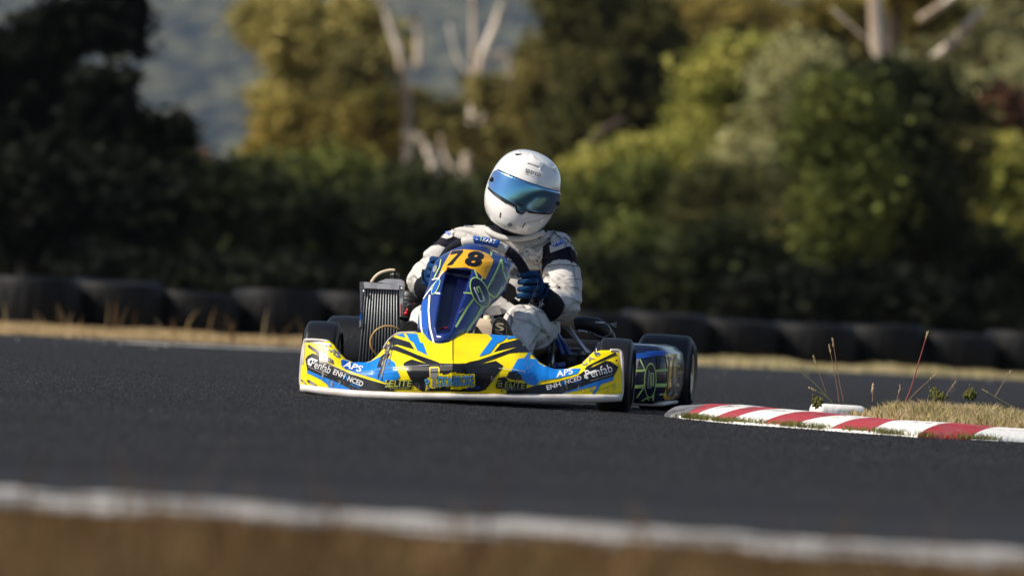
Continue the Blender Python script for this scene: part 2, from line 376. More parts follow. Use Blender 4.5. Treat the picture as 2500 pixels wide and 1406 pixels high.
# ------------------------------------------------------------------ scattered blades
def blades(name, base, hgt, lean, wid, mats, kind='stuff', mi=None, parent=None, label=None, cat=None):
    """base (n,3); each blade a bent tapered strip"""
    n=len(base); ang=RNG.uniform(0,2*np.pi,n); la=RNG.uniform(0,2*np.pi,n)
    wx=np.stack([np.cos(ang),np.sin(ang)*.4,np.zeros(n)],1)*wid[:,None]
    ln=np.stack([np.cos(la),np.sin(la),np.zeros(n)],1)*(hgt*lean)[:,None]
    up=np.stack([np.zeros(n),np.zeros(n),hgt],1)
    p0=base-wx; p1=base+wx; m0=base+up*.55+ln*.3-wx*.7; m1=base+up*.55+ln*.3+wx*.7; tip=base+up+ln
    V=np.stack([p0,p1,m0,m1,tip],1).reshape(-1,3)
    me=bpy.data.meshes.new(name); me.vertices.add(5*n); me.vertices.foreach_set('co',V.ravel())
    o=np.arange(n)[:,None]*5
    q=np.concatenate([o+0,o+1,o+3,o+2],1); t=np.concatenate([o+2,o+3,o+4],1)
    li=np.concatenate([q.ravel(),t.ravel()]); me.loops.add(len(li)); me.loops.foreach_set('vertex_index',li)
    st=np.concatenate([np.arange(n)*4,4*n+np.arange(n)*3]); me.polygons.add(2*n); me.polygons.foreach_set('loop_start',st)
    for m in mats: me.materials.append(m)
    k=RNG.integers(0,len(mats),n) if mi is None else mi
    me.polygons.foreach_set('material_index',np.concatenate([k,k])); me.update(calc_edges=True); me.validate()
    return link(name,me,parent,label=label,kind=kind,cat=cat)
def gm(n,c,t=.4,v=.8): return mat(n,c,.7,spec=.15,transl=t,c2=tuple(k*v for k in c),scale=3.5,lo=.4,hi=.65)
STRAW=[gm('straw_a',(.70,.51,.27)),gm('straw_b',(.58,.41,.20)),gm('straw_c',(.75,.60,.36)),gm('straw_d',(.46,.31,.15))]
PALE=[gm('pale_grass_a',(.72,.58,.31)),gm('pale_grass_b',(.64,.53,.27)),gm('pale_grass_c',(.75,.62,.42)),gm('pale_grass_d',(.50,.47,.17))]
BROWN=[gm('brown_grass_a',(.20,.115,.050),.3,.45),gm('brown_grass_b',(.135,.070,.030),.3,.45),gm('brown_grass_c',(.29,.18,.085),.3,.45),gm('brown_grass_d',(.12,.085,.03),.3,.45)]
GREEN=[gm('green_grass_a',(.16,.19,.035)),gm('green_grass_b',(.22,.22,.06)),gm('green_grass_c',(.30,.25,.10))]
# far verge
n=52000; x=RNG.uniform(-3.9,5.2,n); e=np.array([far_edge(a) for a in x]); u=RNG.uniform(0,1,n)
y=e-.35+RNG.normal(0,.12,n)+u*9.5; left=(x<.3+RNG.normal(0,.5,n))
hh=np.where(left,RNG.uniform(.008,.026,n),RNG.uniform(.015,.045,n))*(1+.35*np.sin(x*5+np.sin(x*13)))
blades('verge_grass',np.stack([x,y,np.zeros(n)],1),hh,RNG.uniform(.1,.7,n),RNG.uniform(.004,.010,n),STRAW+PALE,mi=np.where(left,RNG.integers(0,4,n),RNG.integers(4,8,n)),label='dry straw coloured grass on the verge in front of the tyre barrier')
def seedstalks(name,n,xr,yr,hr,mats,**kw):
    x=RNG.uniform(*xr,n); y=yr(x); h=RNG.uniform(*hr,n)
    return blades(name,np.stack([x,y,np.zeros(n)],1),h,RNG.uniform(.1,.6,n),RNG.uniform(.004,.008,n),mats,**kw)
seedstalks('verge_stalks_grass',40,(-3.6,-1.0),lambda x:np.array([far_edge(a) for a in x])+RNG.uniform(.5,4,len(x)),(.10,.24),STRAW[1:]+BROWN[:1],label='thin taller seed stalks growing out of the straw verge')
# foreground dry grass
n=26000; y=RNG.uniform(6.5,12.3,n); x=RNG.uniform(-1,1,n)*y*.075; y=y-.12*x*y/12.3
blades('foreground_grass',np.stack([x,y,np.zeros(n)],1),RNG.uniform(.3,1,n)*np.interp(y,[6.5,9,11,12.0,12.4],[.092,.068,.042,.026,.014])*(1+.22*np.sin(x*9+y)+.2*np.sin(x*23)),RNG.uniform(.1,.6,n),RNG.uniform(.002,.005,n),BROWN,label='brown dry grass on the near side of the track, out of focus')
cx=RNG.uniform(-1,1,70); cy=RNG.uniform(6.5,10.5,70); k=np.repeat(np.arange(70),45); n=len(k)
blades('tuft_grass',np.stack([cx[k]*cy[k]*.075+RNG.normal(0,.03,n),cy[k]+RNG.normal(0,.05,n),np.zeros(n)],1),RNG.uniform(.4,1,n)*np.interp(cy[k],[6.5,10.5],[.19,.075])*RNG.uniform(.7,1.25,70)[k],RNG.uniform(.1,.5,n),RNG.uniform(.0015,.003,n),BROWN+STRAW[3:],label='taller brown grass tufts close to the camera')
seedstalks('wispy_stalks_grass',90,(-.85,.85),lambda x:RNG.uniform(7.5,11.5,len(x)),(.08,.19),BROWN[:3],label='thin brown seed stalks rising from the near grass')
# ------------------------------------------------------------------ grass island behind the kerb
gi=[kcol(i,.86) for i in np.linspace(5.0,12.9,30)]
def island():
    v=[];f=[]
    for i,p in enumerate(gi):
        q=i/29
        for k in range(7):
            t=k/6; s=p+Vector((.45+.1*q,.85+.75*q,0))*t
            z=p.z*.85+ .036*math.sin(math.pi*(.1+.8*t))*min(1,q*3+.55) +.02*max(0,1-q*3)*min(1,t*3) - (.06 if k==6 else 0)
            v.append((s.x,s.y,max(z,-.02)))
        if i: f += [((i-1)*7+k,i*7+k,i*7+k+1,(i-1)*7+k+1) for k in range(6)]
    return v,f
iv,if_=island()
obj('grass_island_ground',iv,if_,mat('straw_litter',(.34,.26,.14),.9,c2=(.22,.15,.08),scale=40,spec=.1),kind='structure',label='raised earth island behind the red and white kerb')
ib=tree_of(iv,if_)
def on_island(n):
    P=[]
    while len(P)<n:
        i=RNG.uniform(0,28.99); k=int(i); a=gi[k].lerp(gi[k+1],i-k); q=i/29; t=RNG.uniform(0.0,.97)
        s=a+Vector((.45+.1*q,.85+.75*q,0))*t
        h=ib.ray_cast(Vector((s.x,s.y,1)),Vector((0,0,-1)))
        if h[0]: P.append(h[0])
    return np.array([tuple(p) for p in P])
b=on_island(15000)
blades('island_grass',b,RNG.uniform(.012,.042,len(b))*(1+.5*np.sin(b[:,0]*14)*np.sin(b[:,1]*9)),RNG.uniform(.2,1.3,len(b)),RNG.uniform(.0012,.003,len(b)),PALE+GREEN[1:]+STRAW[:1]+STRAW[2:3],label='short pale grass on the island behind the kerb')
# green tufts between the white line and the kerb
tp=[]
for i in np.linspace(1.2,10.4,220):
    w=.5+.5*math.sin(i*3.1+1)+.4*math.sin(i*7.7)
    if w<.2: continue
    a=kcol(i,0)
    for _ in range(int(4+16*w)): tp.append((a.x+RNG.normal(0,.02),a.y-.02+RNG.normal(0,.018),.008))
tp=np.array(tp); n=len(tp)
blades('kerb_foot_grass',tp,RNG.uniform(.006,.026,n),RNG.uniform(.2,1.2,n),RNG.uniform(.001,.0025,n),GREEN,label='green weeds growing along the foot of the kerb')
# individual tall stalks
def stalk(pts, d, r, top, label, col):
    P=[at(x,y,d) for x,y in pts]; P=curve(P,12); base=P[0].copy()
    e=empty('grass_stalk',base,label=label,cat='grass stalk',group='tall dry stalks behind the kerb')
    m=MB(); m.tube([p-base for p in P],[r*.68*(1-.5*i/11) for i in range(12)],6); m.build('stem',col,e)
    m=MB(); a,b_=P[-2]-base,P[-1]-base; dd=(b_-a).normalized()
    for k in range(7):
        c=b_+dd*(.004*k-.012)+Vector((RNG.normal(0,.0015),RNG.normal(0,.0015),0)); m.sphere(c,(.0022*top,.0022*top,.0045*top),n=5)
    m.build('seed_head',STRAW[2],e)
SR=mat('stalk_red',(.30,.07,.055),.6); SB=mat('stalk_brown',(.28,.17,.09),.6); SG=mat('stalk_green',(.26,.27,.10),.6)
stalk(c7((1650,605),(1700,480),(1760,280),(1810,110)),26.7,.0042,1,'tallest reddish grass stalk, leaning right above the grass island',SR)
stalk(c7((1665,590),(1740,510),(1855,405)),26.7,.0026,.8,'thin brown stalk leaning away beside the tallest reddish one',SB)
stalk(c7((1225,600),(1190,440),(1145,160)),26.9,.0028,1,'upright stalk with pale tip near the white painted block',SB)
stalk(c7((1190,600),(1172,470),(1122,205)),26.9,.0028,1,'slightly shorter upright stalk touching the pale tipped one',SB)
stalk(c7((1105,540),(1060,420),(1012,280)),26.95,.0024,.9,'faint thin stalk left of the two upright stalks',SB)
stalk(c7((1150,600),(1000,440),(830,315)),26.95,.0026,.6,'long dark stalk bending far over towards the kart',SG)
stalk(c7((1150,600),(1090,540),(995,492)),26.9,.0026,.9,'short low stalk with white tip arching over the painted block',SG)
stalk(c7((2290,555),(2340,470),(2390,385)),27,.0028,.9,'stalk near the far end of the grass island',SB)
stalk(c7((1590,600),(1605,545),(1618,490)),26.7,.0030,.9,'short stout stalk just before the tallest reddish one',SB)
stalk(c7((1425,585),(1428,540),(1430,490)),26.7,.0034,1.9,'short stalk with a chunky brown seed head',SB)
stalk(c7((1930,570),(1965,510),(2003,455)),26.9,.0024,.7,'thin curved stalk beside the small bushy weed',SB)
stalk(c7((2480,665),(2420,620),(2225,505)),26.7,.0028,.6,'long stalk bending low towards the bushy weed',SG)
def weed(x,y,d,r,label):
    base=at(x,y,d); e=empty('weed',base,label=label,cat='weed',group='bushy weeds on the grass island')
    m=MB(); lf=MB()
    for k in range(16):
        a=RNG.uniform(0,6.28); s=RNG.uniform(.2,1); tip=Vector((math.cos(a)*r*s,math.sin(a)*r*s,r*RNG.uniform(.7,1.7)))
        m.tube([(0,0,0),tip*.5+Vector((0,0,r*.1)),tip],.0014,5)
        for j in range(9):
            c=tip*RNG.uniform(.4,1.05); lf.sphere(c+Vector((RNG.normal(0,.006),RNG.normal(0,.006),RNG.normal(0,.006))),(.0032,.0032,.0055),n=4)
    m.build('stem',SG,e); lf.build('leaves',[GREEN[1]],e,kind='stuff')
wp=c7((1890,610),(1030,620),(2120,570))
weed(*wp[0],26.7,.036,'largest bushy grey green weed on the grass island')
weed(*wp[1],26.75,.018,'tiny weed in front of the white painted block')
weed(*wp[2],26.9,.022,'small weed at the back of the grass island')
# white block end at the island
wb=empty('concrete_block',Vector((at(2046,1000,27.35).x,27.35,-.018)),.25,label='white painted concrete block half buried at the end of the grass island',cat='concrete block')
m=MB(); m.box((0,0,.035),(.19,.14,.075),bev=.022); m.build('block',M['kerbw'],wb)
m=MB(); m.box((0,0,.010),(.21,.17,.02),bev=.008); m.build('footing',M['earth'],wb)
# pebbles
m=MB()
for _ in range(70):
    x=RNG.uniform(-2.9,-.7) if RNG.random()<.6 else RNG.uniform(.8,3.4); y=far_edge(x)-RNG.exponential(2.0)
    s=RNG.uniform(.004,.013); m.box((x,y,.004+s*.3),(s*1.4,s,s*.8),bev=s*.2,rot=Matrix.Rotation(RNG.uniform(0,6),3,'Z'))
m.build('loose_gravel',mat('pale_stone',(.42,.38,.32),.8,c2=(.25,.22,.18),scale=30),smooth=False,kind='stuff',label='pale pebbles lying on the asphalt near the verge')
# coarse aggregate standing proud of the asphalt
n=250000; y=1/RNG.uniform(1/40,1/15.5,n); y=np.where((y<19)&(RNG.uniform(0,1,n)>(y-15)/5),y+RNG.uniform(4,18,n),y); x=RNG.uniform(-1,1,n)*y*.082
hgt=RNG.uniform(.0008,.0032,n)**1.0; wd=RNG.uniform(.0025,.0065,n); a=RNG.uniform(0,2.1,n)
V=np.stack([np.stack([x+wd*np.cos(a+k*2.094),y+wd*np.sin(a+k*2.094),np.full(n,.0035)],1) for k in range(3)]+[np.stack([x+wd*.3*np.cos(a*3),y+wd*.3*np.sin(a*3),.004+hgt],1)],1).reshape(-1,3)
o=np.arange(n)[:,None]*4; li=np.concatenate([o+0,o+1,o+3,o+1,o+2,o+3,o+2,o+0,o+3],1).ravel()
me=bpy.data.meshes.new('aggregate'); me.vertices.add(4*n); me.vertices.foreach_set('co',V.ravel()); me.loops.add(9*n); me.loops.foreach_set('vertex_index',li); me.polygons.add(3*n); me.polygons.foreach_set('loop_start',np.arange(3*n)*3)
for q,c in enumerate(((.009,.0093,.011),(.019,.0195,.0225),(.032,.032,.035),(.075,.072,.071))): me.materials.append(mat('aggregate_stone_%s'%'abcd'[q],c,.6,spec=.35,c2=tuple(k*.5 for k in c),scale=.55,stretch=(.22,1,1),lo=.38,hi=.64))
me.polygons.foreach_set('material_index',np.repeat(RNG.choice(4,n,p=[.45,.35,.16,.04]),3)); me.update(calc_edges=True)
link('asphalt_gravel',me,None,label='coarse stone grain of the worn asphalt surface',kind='stuff')
# ------------------------------------------------------------------ tyre barrier
def barrier_mesh():
    R,h=.305,.30
    prof=[]
    for a in np.linspace(0,math.pi,15):     # outer bulge
        prof.append((h/2-math.cos(a)*h/2, R-.06+.06*math.sin(a)**.4))
    prof=[(0,.17),(0.0,R-.09)]+prof[1:-1]+[(h,R-.09),(h-.015,.20),(h-.05,.175),(.05,.175)]
    m=MB(); m.lathe(prof,axis='Z',n=44); return m
bmx=barrier_mesh(); bme=mesh(bmx.v,bmx.f,M['oldrubber'],name='tyre_casing')
def tread():
    m=MB()
    for k in range(22):
        a=2*math.pi*k/22; c=Vector((math.cos(a)*.304,math.sin(a)*.304,.15)); m.box(c,(.012,.05,.15),rot=Matrix.Rotation(a,3,'Z'),bev=.003)
    return m
tr=tread(); tme=mesh(tr.v,tr.f,M['oldrubber'],name='tread')
labs={0:'tyre at the open end of the barrier beneath the black conifer, cut by the picture edge'}
xs=[]
px0=at(50,740,49.2)
dirv=Vector((5.6,3.3,0)).normalized()
start=Vector((-3.62,48.0,0))+dirv*.60
rows=[]
k=0
while True:
    p=start+dirv*(.60*k)
    if p.x>3.85: break
    rows.append(p); k+=1
ords=['first','second','third','fourth','fifth','sixth','seventh','eighth','ninth','tenth','eleventh','twelfth','thirteenth','fourteenth','fifteenth','sixteenth']
for i,p in enumerate(rows):
    hid = 4<=i<=6
    lab='%s black tyre of the barrier row, counted from the black conifer end'%ords[min(i,15)]
    t=link('barrier_tyre',bme,None,label=lab,cat='tyre',group='black tyres lying in a row along the verge')
    t.location=p+Vector((RNG.normal(0,.012),RNG.normal(0,.03),-.008+RNG.normal(0,.004))); t.rotation_euler=(RNG.normal(0,.03),RNG.normal(0,.035),RNG.uniform(0,6)); t.scale=[RNG.uniform(.97,1.03)]*2+[RNG.uniform(.93,1.08)]
    c=link('tread',tme,t,kind='stuff')
# ------------------------------------------------------------------ hills
def hill():
    v=[];f=[];nx,ny=150,26
    for j in range(ny):
        for i in range(nx):
            X=-900+1800*i/(nx-1); Y=2000+1500*j/(ny-1)
            t=j/(ny-1); z=-.3+ (200+30*math.sin(X*.004+1)+14*math.sin(X*.013))*t**.9
            z+= (mnoise.noise(Vector((X*.035,Y*.015,0)))*9+mnoise.noise(Vector((X*.11,Y*.05,3)))*5)
            v.append((X,Y,max(z,-.4) if j<ny-1 else -.4))
    f=[(j*nx+i,j*nx+i+1,(j+1)*nx+i+1,(j+1)*nx+i) for j in range(ny-1) for i in range(nx-1)]
    return v,f
hv,hf=hill()
M['hill']=mat('forested_hill',(.002,.006,.009),.9,spec=.05,c2=(.10,.10,.055),scale=.10,lo=.44,hi=.62,detail=6,stretch=(1,.35,.55))
obj('hills',hv,hf,M['hill'],kind='structure',label='forested blue hillside far behind the trees')
hzm=bpy.data.materials.new('haze_air'); hzm.use_nodes=True; hn=hzm.node_tree; hn.nodes.remove(hn.nodes['Principled BSDF'])
pv_=hn.nodes.new('ShaderNodeVolumePrincipled'); pv_.inputs['Color'].default_value=(.62,.76,1,1); pv_.inputs['Density'].default_value=.00007; pv_.inputs['Anisotropy'].default_value=0
hn.links.new(pv_.outputs[0],hn.nodes['Material Output'].inputs['Volume'])
m=MB(); m.box((0,1700,139),(2840,4060,281)); m.build('haze',hzm,smooth=False,kind='stuff',label='thin blue haze in the air')
# ------------------------------------------------------------------ trees
def leafmat(n,a,b,scale=1.6,t=.3): return mat(n,a,.75,spec=.08,c2=b,scale=scale,lo=.36,hi=.64,transl=t)
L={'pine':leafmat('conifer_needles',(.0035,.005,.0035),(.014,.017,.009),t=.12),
   'shadebush':leafmat('shaded_bush_leaves',(.010,.015,.006),(.060,.070,.026),t=.25),  # understory leaves darkened, the thicket's shade is put into their colour
   'olive':leafmat('olive_gum_leaves',(0.119,0.112,0.031),(0.364,0.280,0.070)),
   'gold':leafmat('golden_gum_leaves',(.25,.22,.07),(.52,.45,.16)),
   'dolive':leafmat('deep_olive_leaves',(0.038,0.043,0.016),(0.126,0.118,0.041)),
   'molive':leafmat('mid_olive_leaves',(0.084,0.078,0.028),(0.294,0.252,0.084)),
   'green':leafmat('green_bush_leaves',(.052,.07,.017),(.18,.20,.05)),
   'lime':leafmat('yellow_green_leaves',(0.168,0.192,0.036),(0.456,0.420,0.108)),
   'grey':leafmat('grey_green_leaves',(0.182,0.189,0.085),(0.468,0.442,0.215)),
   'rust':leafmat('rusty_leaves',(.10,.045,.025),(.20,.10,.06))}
BARKW=mat('pale_gum_bark',(.74,.66,.56),.75,c2=(.34,.26,.19),scale=2.5,stretch=(3,3,.5))
BARKD=mat('brown_bark',(.075,.05,.035),.85,c2=(.035,.024,.017),scale=3)
BARKB=mat('black_bark',(.010,.009,.008),.85)
def leaves(name, lobes, m, parent, size=.10, per=900, clump=.22, seed=0):
    """lobes: (centre, (rx,ry,rz)) ellipsoids filled with clumps of leaf faces"""
    r=np.random.default_rng(seed); C=[]
    for c,rad in lobes:
        vol=rad[0]*rad[1]*rad[2]; nc=int(max(8,min(120,per*(rad[0]*rad[2])**.9*.105/clump)))
        d=r.normal(size=(nc,3)); d/=np.linalg.norm(d,axis=1)[:,None]; q=r.uniform(.25,1,nc)**.5
        C.append(np.array(c)+d*q[:,None]*np.array(rad)*r.uniform(.7,1.32,nc)[:,None])
    C=np.concatenate(C); nl=75
    P=np.repeat(C,nl,0)+r.normal(size=(len(C)*nl,3))*clump*r.uniform(.5,1,(len(C)*nl,1))*np.array([.62,.62,.5])
    n=len(P); a=r.normal(size=(n,3)); a/=np.linalg.norm(a,axis=1)[:,None]; a[:,2]*=.7
    b=np.cross(a,r.normal(size=(n,3))); b/=np.linalg.norm(b,axis=1)[:,None]
    s=size*.58*r.uniform(.6,1.4,(n,1)); a=a*s; b=b*s*.5
    V=np.stack([P-a,P+b,P+a,P-b],1).reshape(-1,3)
    me=bpy.data.meshes.new(name); me.vertices.add(4*n); me.vertices.foreach_set('co',V.ravel())
    me.loops.add(4*n); me.loops.foreach_set('vertex_index',np.arange(4*n)); me.polygons.add(n); me.polygons.foreach_set('loop_start',np.arange(n)*4)
    me.materials.append(m); me.update(calc_edges=True)
    return link(name,me,parent)
def lobe(x,y,rx,ry,d,dep=1.0):
    s=d/F; return (tuple(at(x,y,d)),(rx*s,max(rx,ry)*s*dep,ry*s))
tcount=[0]
def plant(name, d, lobes, m, label, cat, group, trunk=None, tw=30, bark=None, limbs=(), size=.10, clump=.22, per=900):
    """a tree or bush d metres off: crown lobes and trunk at their photo positions"""
    tcount[0]+=1; bark=bark or (BARKD if trunk else BARKB)
    tr_=trunk or [(lobes[0][0],lobes[0][1]+60),(lobes[0][0],lobes[0][1])]
    top=[at(x,y,d) for x,y in tr_]; foot=Vector((top[0].x,d,0))
    e=empty(name,foot,label=label,cat=cat,group=group)
    P=([foot-Vector((0,0,.1))] if top[0].z>.3 else [])+top; w=tw*d/F/2
    mb=MB(); Q=curve(P,14) if len(P)>2 else P
    mb.tube([p-foot for p in Q],[w*(1.15-.45*i/(len(Q)-1)) for i in range(len(Q))],10)
    t=mb.build('trunk',bark,e)
    for pts,lw in limbs:
        lm=MB(); R=curve([at(x,y,d+dz) for x,y,dz in pts],10); lm.tube([p-foot for p in R],[lw*d/F/2*(1.1-.5*i/9) for i in range(10)],8); lm.build('limb',bark,e)
    lb=[]
    for q in lobes:
        x,y,rx,ry=q[:4]; dz=q[4] if len(q)>4 else 0; c,rad=lobe(x,y,rx,ry,d+dz); lb.append((tuple(Vector(c)-foot),rad))
    leaves('crown',lb,m,e,size,per,clump,tcount[0])
    return e
GB='trees and bushes behind the tyre barrier'
# far hazy trees
plant('gum_tree',150,[(1660,60,110,45),(1790,45,110,45),(1880,80,70,40),(1750,110,120,30)],L['olive'],'distant flat topped golden tree in front of the hill','tree',GB,[(1740,420),(1740,60)],30,size=.2,clump=.4)
plant('gum_tree',135,[(2060,90,90,70),(1960,180,80,60),(2010,250,120,90)],L['olive'],'distant olive tree just beside the white trunk','tree',GB,[(2020,480),(2020,120)],26,size=.18,clump=.35)
plant('gum_tree',125,[(2330,60,110,80),(2450,130,110,100),(2380,220,120,90),(2260,10,90,60),(2480,20,80,60)],L['grey'],'grey green gum tree crown above the diagonal pale limbs','tree',GB,[(2400,500),(2400,150)],30,BARKW,size=.16,clump=.32)
# big pale gum behind the driver
plant('gum_tree',96,[(690,40,75,75),(760,110,95,80),(725,190,45,60),(645,60,45,50),(655,235,24,26),(860,60,60,50),(930,110,60,40)],L['gold'],'golden leaved gum with open crown against the blue hill','tree',GB,[(860,520),(840,300),(740,80)],22,BARKD,limbs=[([(830,260,0),(700,190,0),(660,90,0)],12)],size=.11)
plant('gum_tree',90,[(740,330,90,70),(660,400,50,55),(830,390,90,60),(900,300,50,60),(700,300,50,40)],L['olive'],'olive gum with a low rounded crown below the golden one','tree',GB,[(800,560),(790,330)],22,size=.11)
plant('gum_tree',94,[(900,-190,120,80),(1010,-230,110,80),(870,210,60,90),(930,330,90,90,2),(1010,300,60,60,3),(1100,390,80,60,3)],L['molive'],'dark olive gum with bright white limbs standing in its crown','tree',GB,[(1000,560),(985,180),(955,70),(930,-30)],26,BARKW,limbs=[([(1080,470,-.5),(1060,400,-.6),(1035,345,-.6)],34),([(1022,170,0),(1022,100,0),(1015,30,0)],22),([(1035,345,-.6),(985,325,-.6)],22)],size=.11)
plant('gum_tree',88,[(1200,-200,110,80),(1310,-230,120,80),(1240,310,80,70,2),(1100,300,40,40,2),(1350,220,90,110,1),(1280,400,120,60,2),(1420,90,80,90,1),(1195,225,30,22,-1),(1130,330,26,18,-1)],L['molive'],'gum tree with a pale forked trunk rising right behind the helmet','tree',GB,[(1135,600),(1140,400),(1160,250),(1175,150),(1215,50),(1240,-40)],29,BARKW,limbs=[([(1138,440,-1),(1090,390,-1),(1075,330,-1)],16),([(1150,320,-1),(1215,250,-1),(1250,170,-1)],11),([(1168,200,-1),(1120,150,-1),(1095,60,-1)],9),([(1160,250,0),(1158,120,0),(1155,-20,0)],18),([(1195,140,0),(1235,130,0),(1240,170,0)],16)],size=.11)
plant('gum_tree',86,[(1480,210,110,130),(1610,240,100,110),(1560,110,90,90),(1500,350,110,70),(1640,330,70,60),(1400,330,70,70),(1420,0,90,60)],L['dolive'],'dense dark olive tree with a broad crown beside the helmet','tree',GB,[(1400,620),(1420,400),(1510,300)],26,BARKD,limbs=[([(1395,470,-2),(1440,350,-2),(1525,290,-2)],26)],size=.11,clump=.25)
# white trunk pair on the far right
plant('gum_tree',71,[(2140,-230,150,90),(2040,40,60,30,9),(2260,20,70,40,9)],L['olive'],'gum with a bright white straight trunk and one thin side limb','tree',GB,[(2148,420),(2146,150),(2138,40),(2134,-90)],46,BARKW,limbs=[([(2130,110,0),(2085,70,0),(2030,20,0)],9)],size=.12)
plant('gum_tree',75,[(2220,-60,90,40)],L['olive'],'brown barked gum trunk standing close behind the white one','tree',GB,[(2180,420),(2182,120),(2190,-90)],46,BARKD,size=.12)
plant('dead_tree',72,[(2460,-60,40,30)],L['grey'],'leaning dead gum with bare pale diagonal limb','tree',GB,[(2180,300),(2235,190),(2325,105),(2400,20)],30,BARKW,limbs=[([(2245,50,1),(2290,20,1),(2345,-20,1)],22)],size=.12)
# mid-distance bushes, right
plant('bush',82,[(1720,330,80,110),(1770,200,80,70),(1850,150,80,50),(1840,300,90,100),(1690,440,60,60)],L['lime'],'yellow green bush against the dark olive tree','bush',GB,size=.10)
plant('bush',80,[(1930,280,80,110),(1980,170,80,80),(1870,420,90,80),(1960,430,60,80)],L['grey'],'tall grey green bush below the distant olive tree','bush',GB,size=.10)
plant('bush',66,[(2030,265,70,60),(2000,350,40,40),(2060,380,70,80),(2110,300,40,40),(2090,470,90,70),(2060,560,90,60)],L['green'],'full green bush directly below the white trunk','bush',GB,size=.10)
plant('bush',67,[(2150,215,70,40),(2200,300,60,90),(2230,420,70,90),(2170,540,90,90),(2260,560,70,80)],L['shadebush'],'dark shaded bush crowded against the full green one','bush',GB,size=.10)
plant('bush',69,[(2250,260,60,110),(2320,360,70,120),(2290,500,70,90)],L['dolive'],'dark gap filling bush beside the full green one','bush',GB,size=.10)
plant('bush',86,[(2350,260,70,60),(2420,330,80,90),(2480,240,50,80)],L['grey'],'pale green bush below the diagonal pale limb','bush',GB,size=.10)
plant('bush',80,[(2440,270,40,50),(2380,380,30,70)],L['rust'],'rusty brown dying bush near the picture corner','bush',GB,size=.09)
plant('bush',76,[(2450,420,70,70),(2500,540,60,90),(2410,520,40,60),(2480,620,60,40)],L['lime'],'bright green bush at the far end of the barrier','bush',GB,size=.10)
plant('bush',79,[(1450,560,100,70),(1560,470,90,60),(1640,520,60,60),(1400,500,50,50)],L['green'],'green bush level with the visor of the driver','bush',GB,size=.10)
plant('bush',81,[(1560,400,70,50),(1660,420,60,50),(1780,420,100,50),(1460,440,60,50)],L['lime'],'low olive yellow bush under the dark olive tree','bush',GB,size=.10)
plant('bush',77,[(1760,500,100,80),(1850,540,90,70),(1680,600,80,60)],L['dolive'],'muted olive bush in the middle of the right hand thicket','bush',GB,size=.10)
plant('bush',75,[(2000,530,90,90),(2090,600,90,70),(1930,600,70,60)],L['dolive'],'dim olive bush below the full green bush','bush',GB,size=.10)
plant('bush',72,[(1620,650,60,60),(1540,610,50,50),(1480,660,70,60)],L['green'],'small green bush just above the tyres beside the driver','bush',GB,size=.10)
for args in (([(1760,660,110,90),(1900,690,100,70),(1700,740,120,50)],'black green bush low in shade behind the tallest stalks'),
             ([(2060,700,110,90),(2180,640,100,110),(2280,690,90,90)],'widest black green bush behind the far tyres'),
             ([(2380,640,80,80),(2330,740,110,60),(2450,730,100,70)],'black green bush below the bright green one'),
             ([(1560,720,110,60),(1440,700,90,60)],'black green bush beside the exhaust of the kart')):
    plant('bush',70,args[0],L['shadebush'],args[1],'bush',GB,size=.10,clump=.26)
# left thicket
plant('conifer',68,[(40,150,110,60),(170,75,130,30),(230,60,90,40),(300,95,60,14),(270,20,60,30),(100,200,60,70),(30,330,90,130)],L['pine'],'black conifer with ragged branches filling the upper corner','tree',GB,[(60,640),(70,400),(80,100)],34,BARKB,limbs=[([(75,250,0),(160,130,0),(330,95,0)],12)],size=.12,clump=.16,per=1100)
plant('conifer',66,[(240,260,60,90),(290,330,80,50),(380,345,60,26),(430,325,26,16),(210,400,110,70),(330,410,90,40)],L['pine'],'smaller dark conifer with one long branch pointing at the hill','tree',GB,[(230,640),(235,400),(240,260)],26,BARKB,limbs=[([(235,400,0),(330,370,0),(445,325,0)],10)],size=.11,clump=.15,per=1100)
plant('bush',64,[(60,500,120,100),(200,520,110,90),(330,520,100,90),(100,590,60,40),(270,620,90,60)],L['pine'],'near black bush under the two conifers with a thin forked stem','bush',GB,[(118,700),(118,600),(118,500)],14,BARKB,size=.10,clump=.22,per=1100)
plant('bush',90,[(60,640,60,40),(160,640,60,40)],L['green'],'sunlit patch of bush seen through the gap under the conifers','bush',GB,size=.10)
plant('bush',66,[(440,470,80,70),(520,520,80,90),(410,590,90,80),(540,620,80,60)],L['shadebush'],'dusky bush with a tan top beside the smaller conifer','bush',GB,size=.10,clump=.24)
plant('bush',67,[(450,405,60,20),(410,420,30,16)],L['rust'],'low tan dry shrub top showing against the hill','bush',GB,size=.08,clump=.14)
plant('bush',70,[(620,500,90,80),(720,540,90,90),(600,620,90,60),(700,640,100,50)],L['shadebush'],'deep green bush above the middle of the tyre row','bush',GB,size=.10,clump=.24)
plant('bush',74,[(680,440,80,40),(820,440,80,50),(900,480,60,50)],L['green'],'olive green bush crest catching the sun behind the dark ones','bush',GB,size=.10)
plant('bush',72,[(860,560,100,80),(960,590,90,80),(820,650,100,50),(960,680,90,50)],L['shadebush'],'dark bush directly behind the radiator of the kart','bush',GB,size=.10,clump=.24)
plant('bush',73,[(1010,500,90,70),(1120,540,90,70),(1080,620,110,60)],L['shadebush'],'dark bush behind the shoulder of the driver','bush',GB,size=.10,clump=.24)
plant('bush',76,[(1230,520,90,70),(1330,600,100,80),(1220,640,90,60)],L['shadebush'],'dark bush hidden mostly by the driver','bush',GB,size=.10,clump=.24)
plant('bush',61,[(2080,735,150,50),(2260,745,150,50),(1900,735,120,40)],L['pine'],'low black green scrub just behind the far tyres','bush',GB,size=.10)
plant('bush',60,[(300,690,160,40),(560,700,160,40),(820,720,160,40)],L['pine'],'low dark scrub just behind the tyres below the conifers','bush',GB,size=.10)
wl=[]
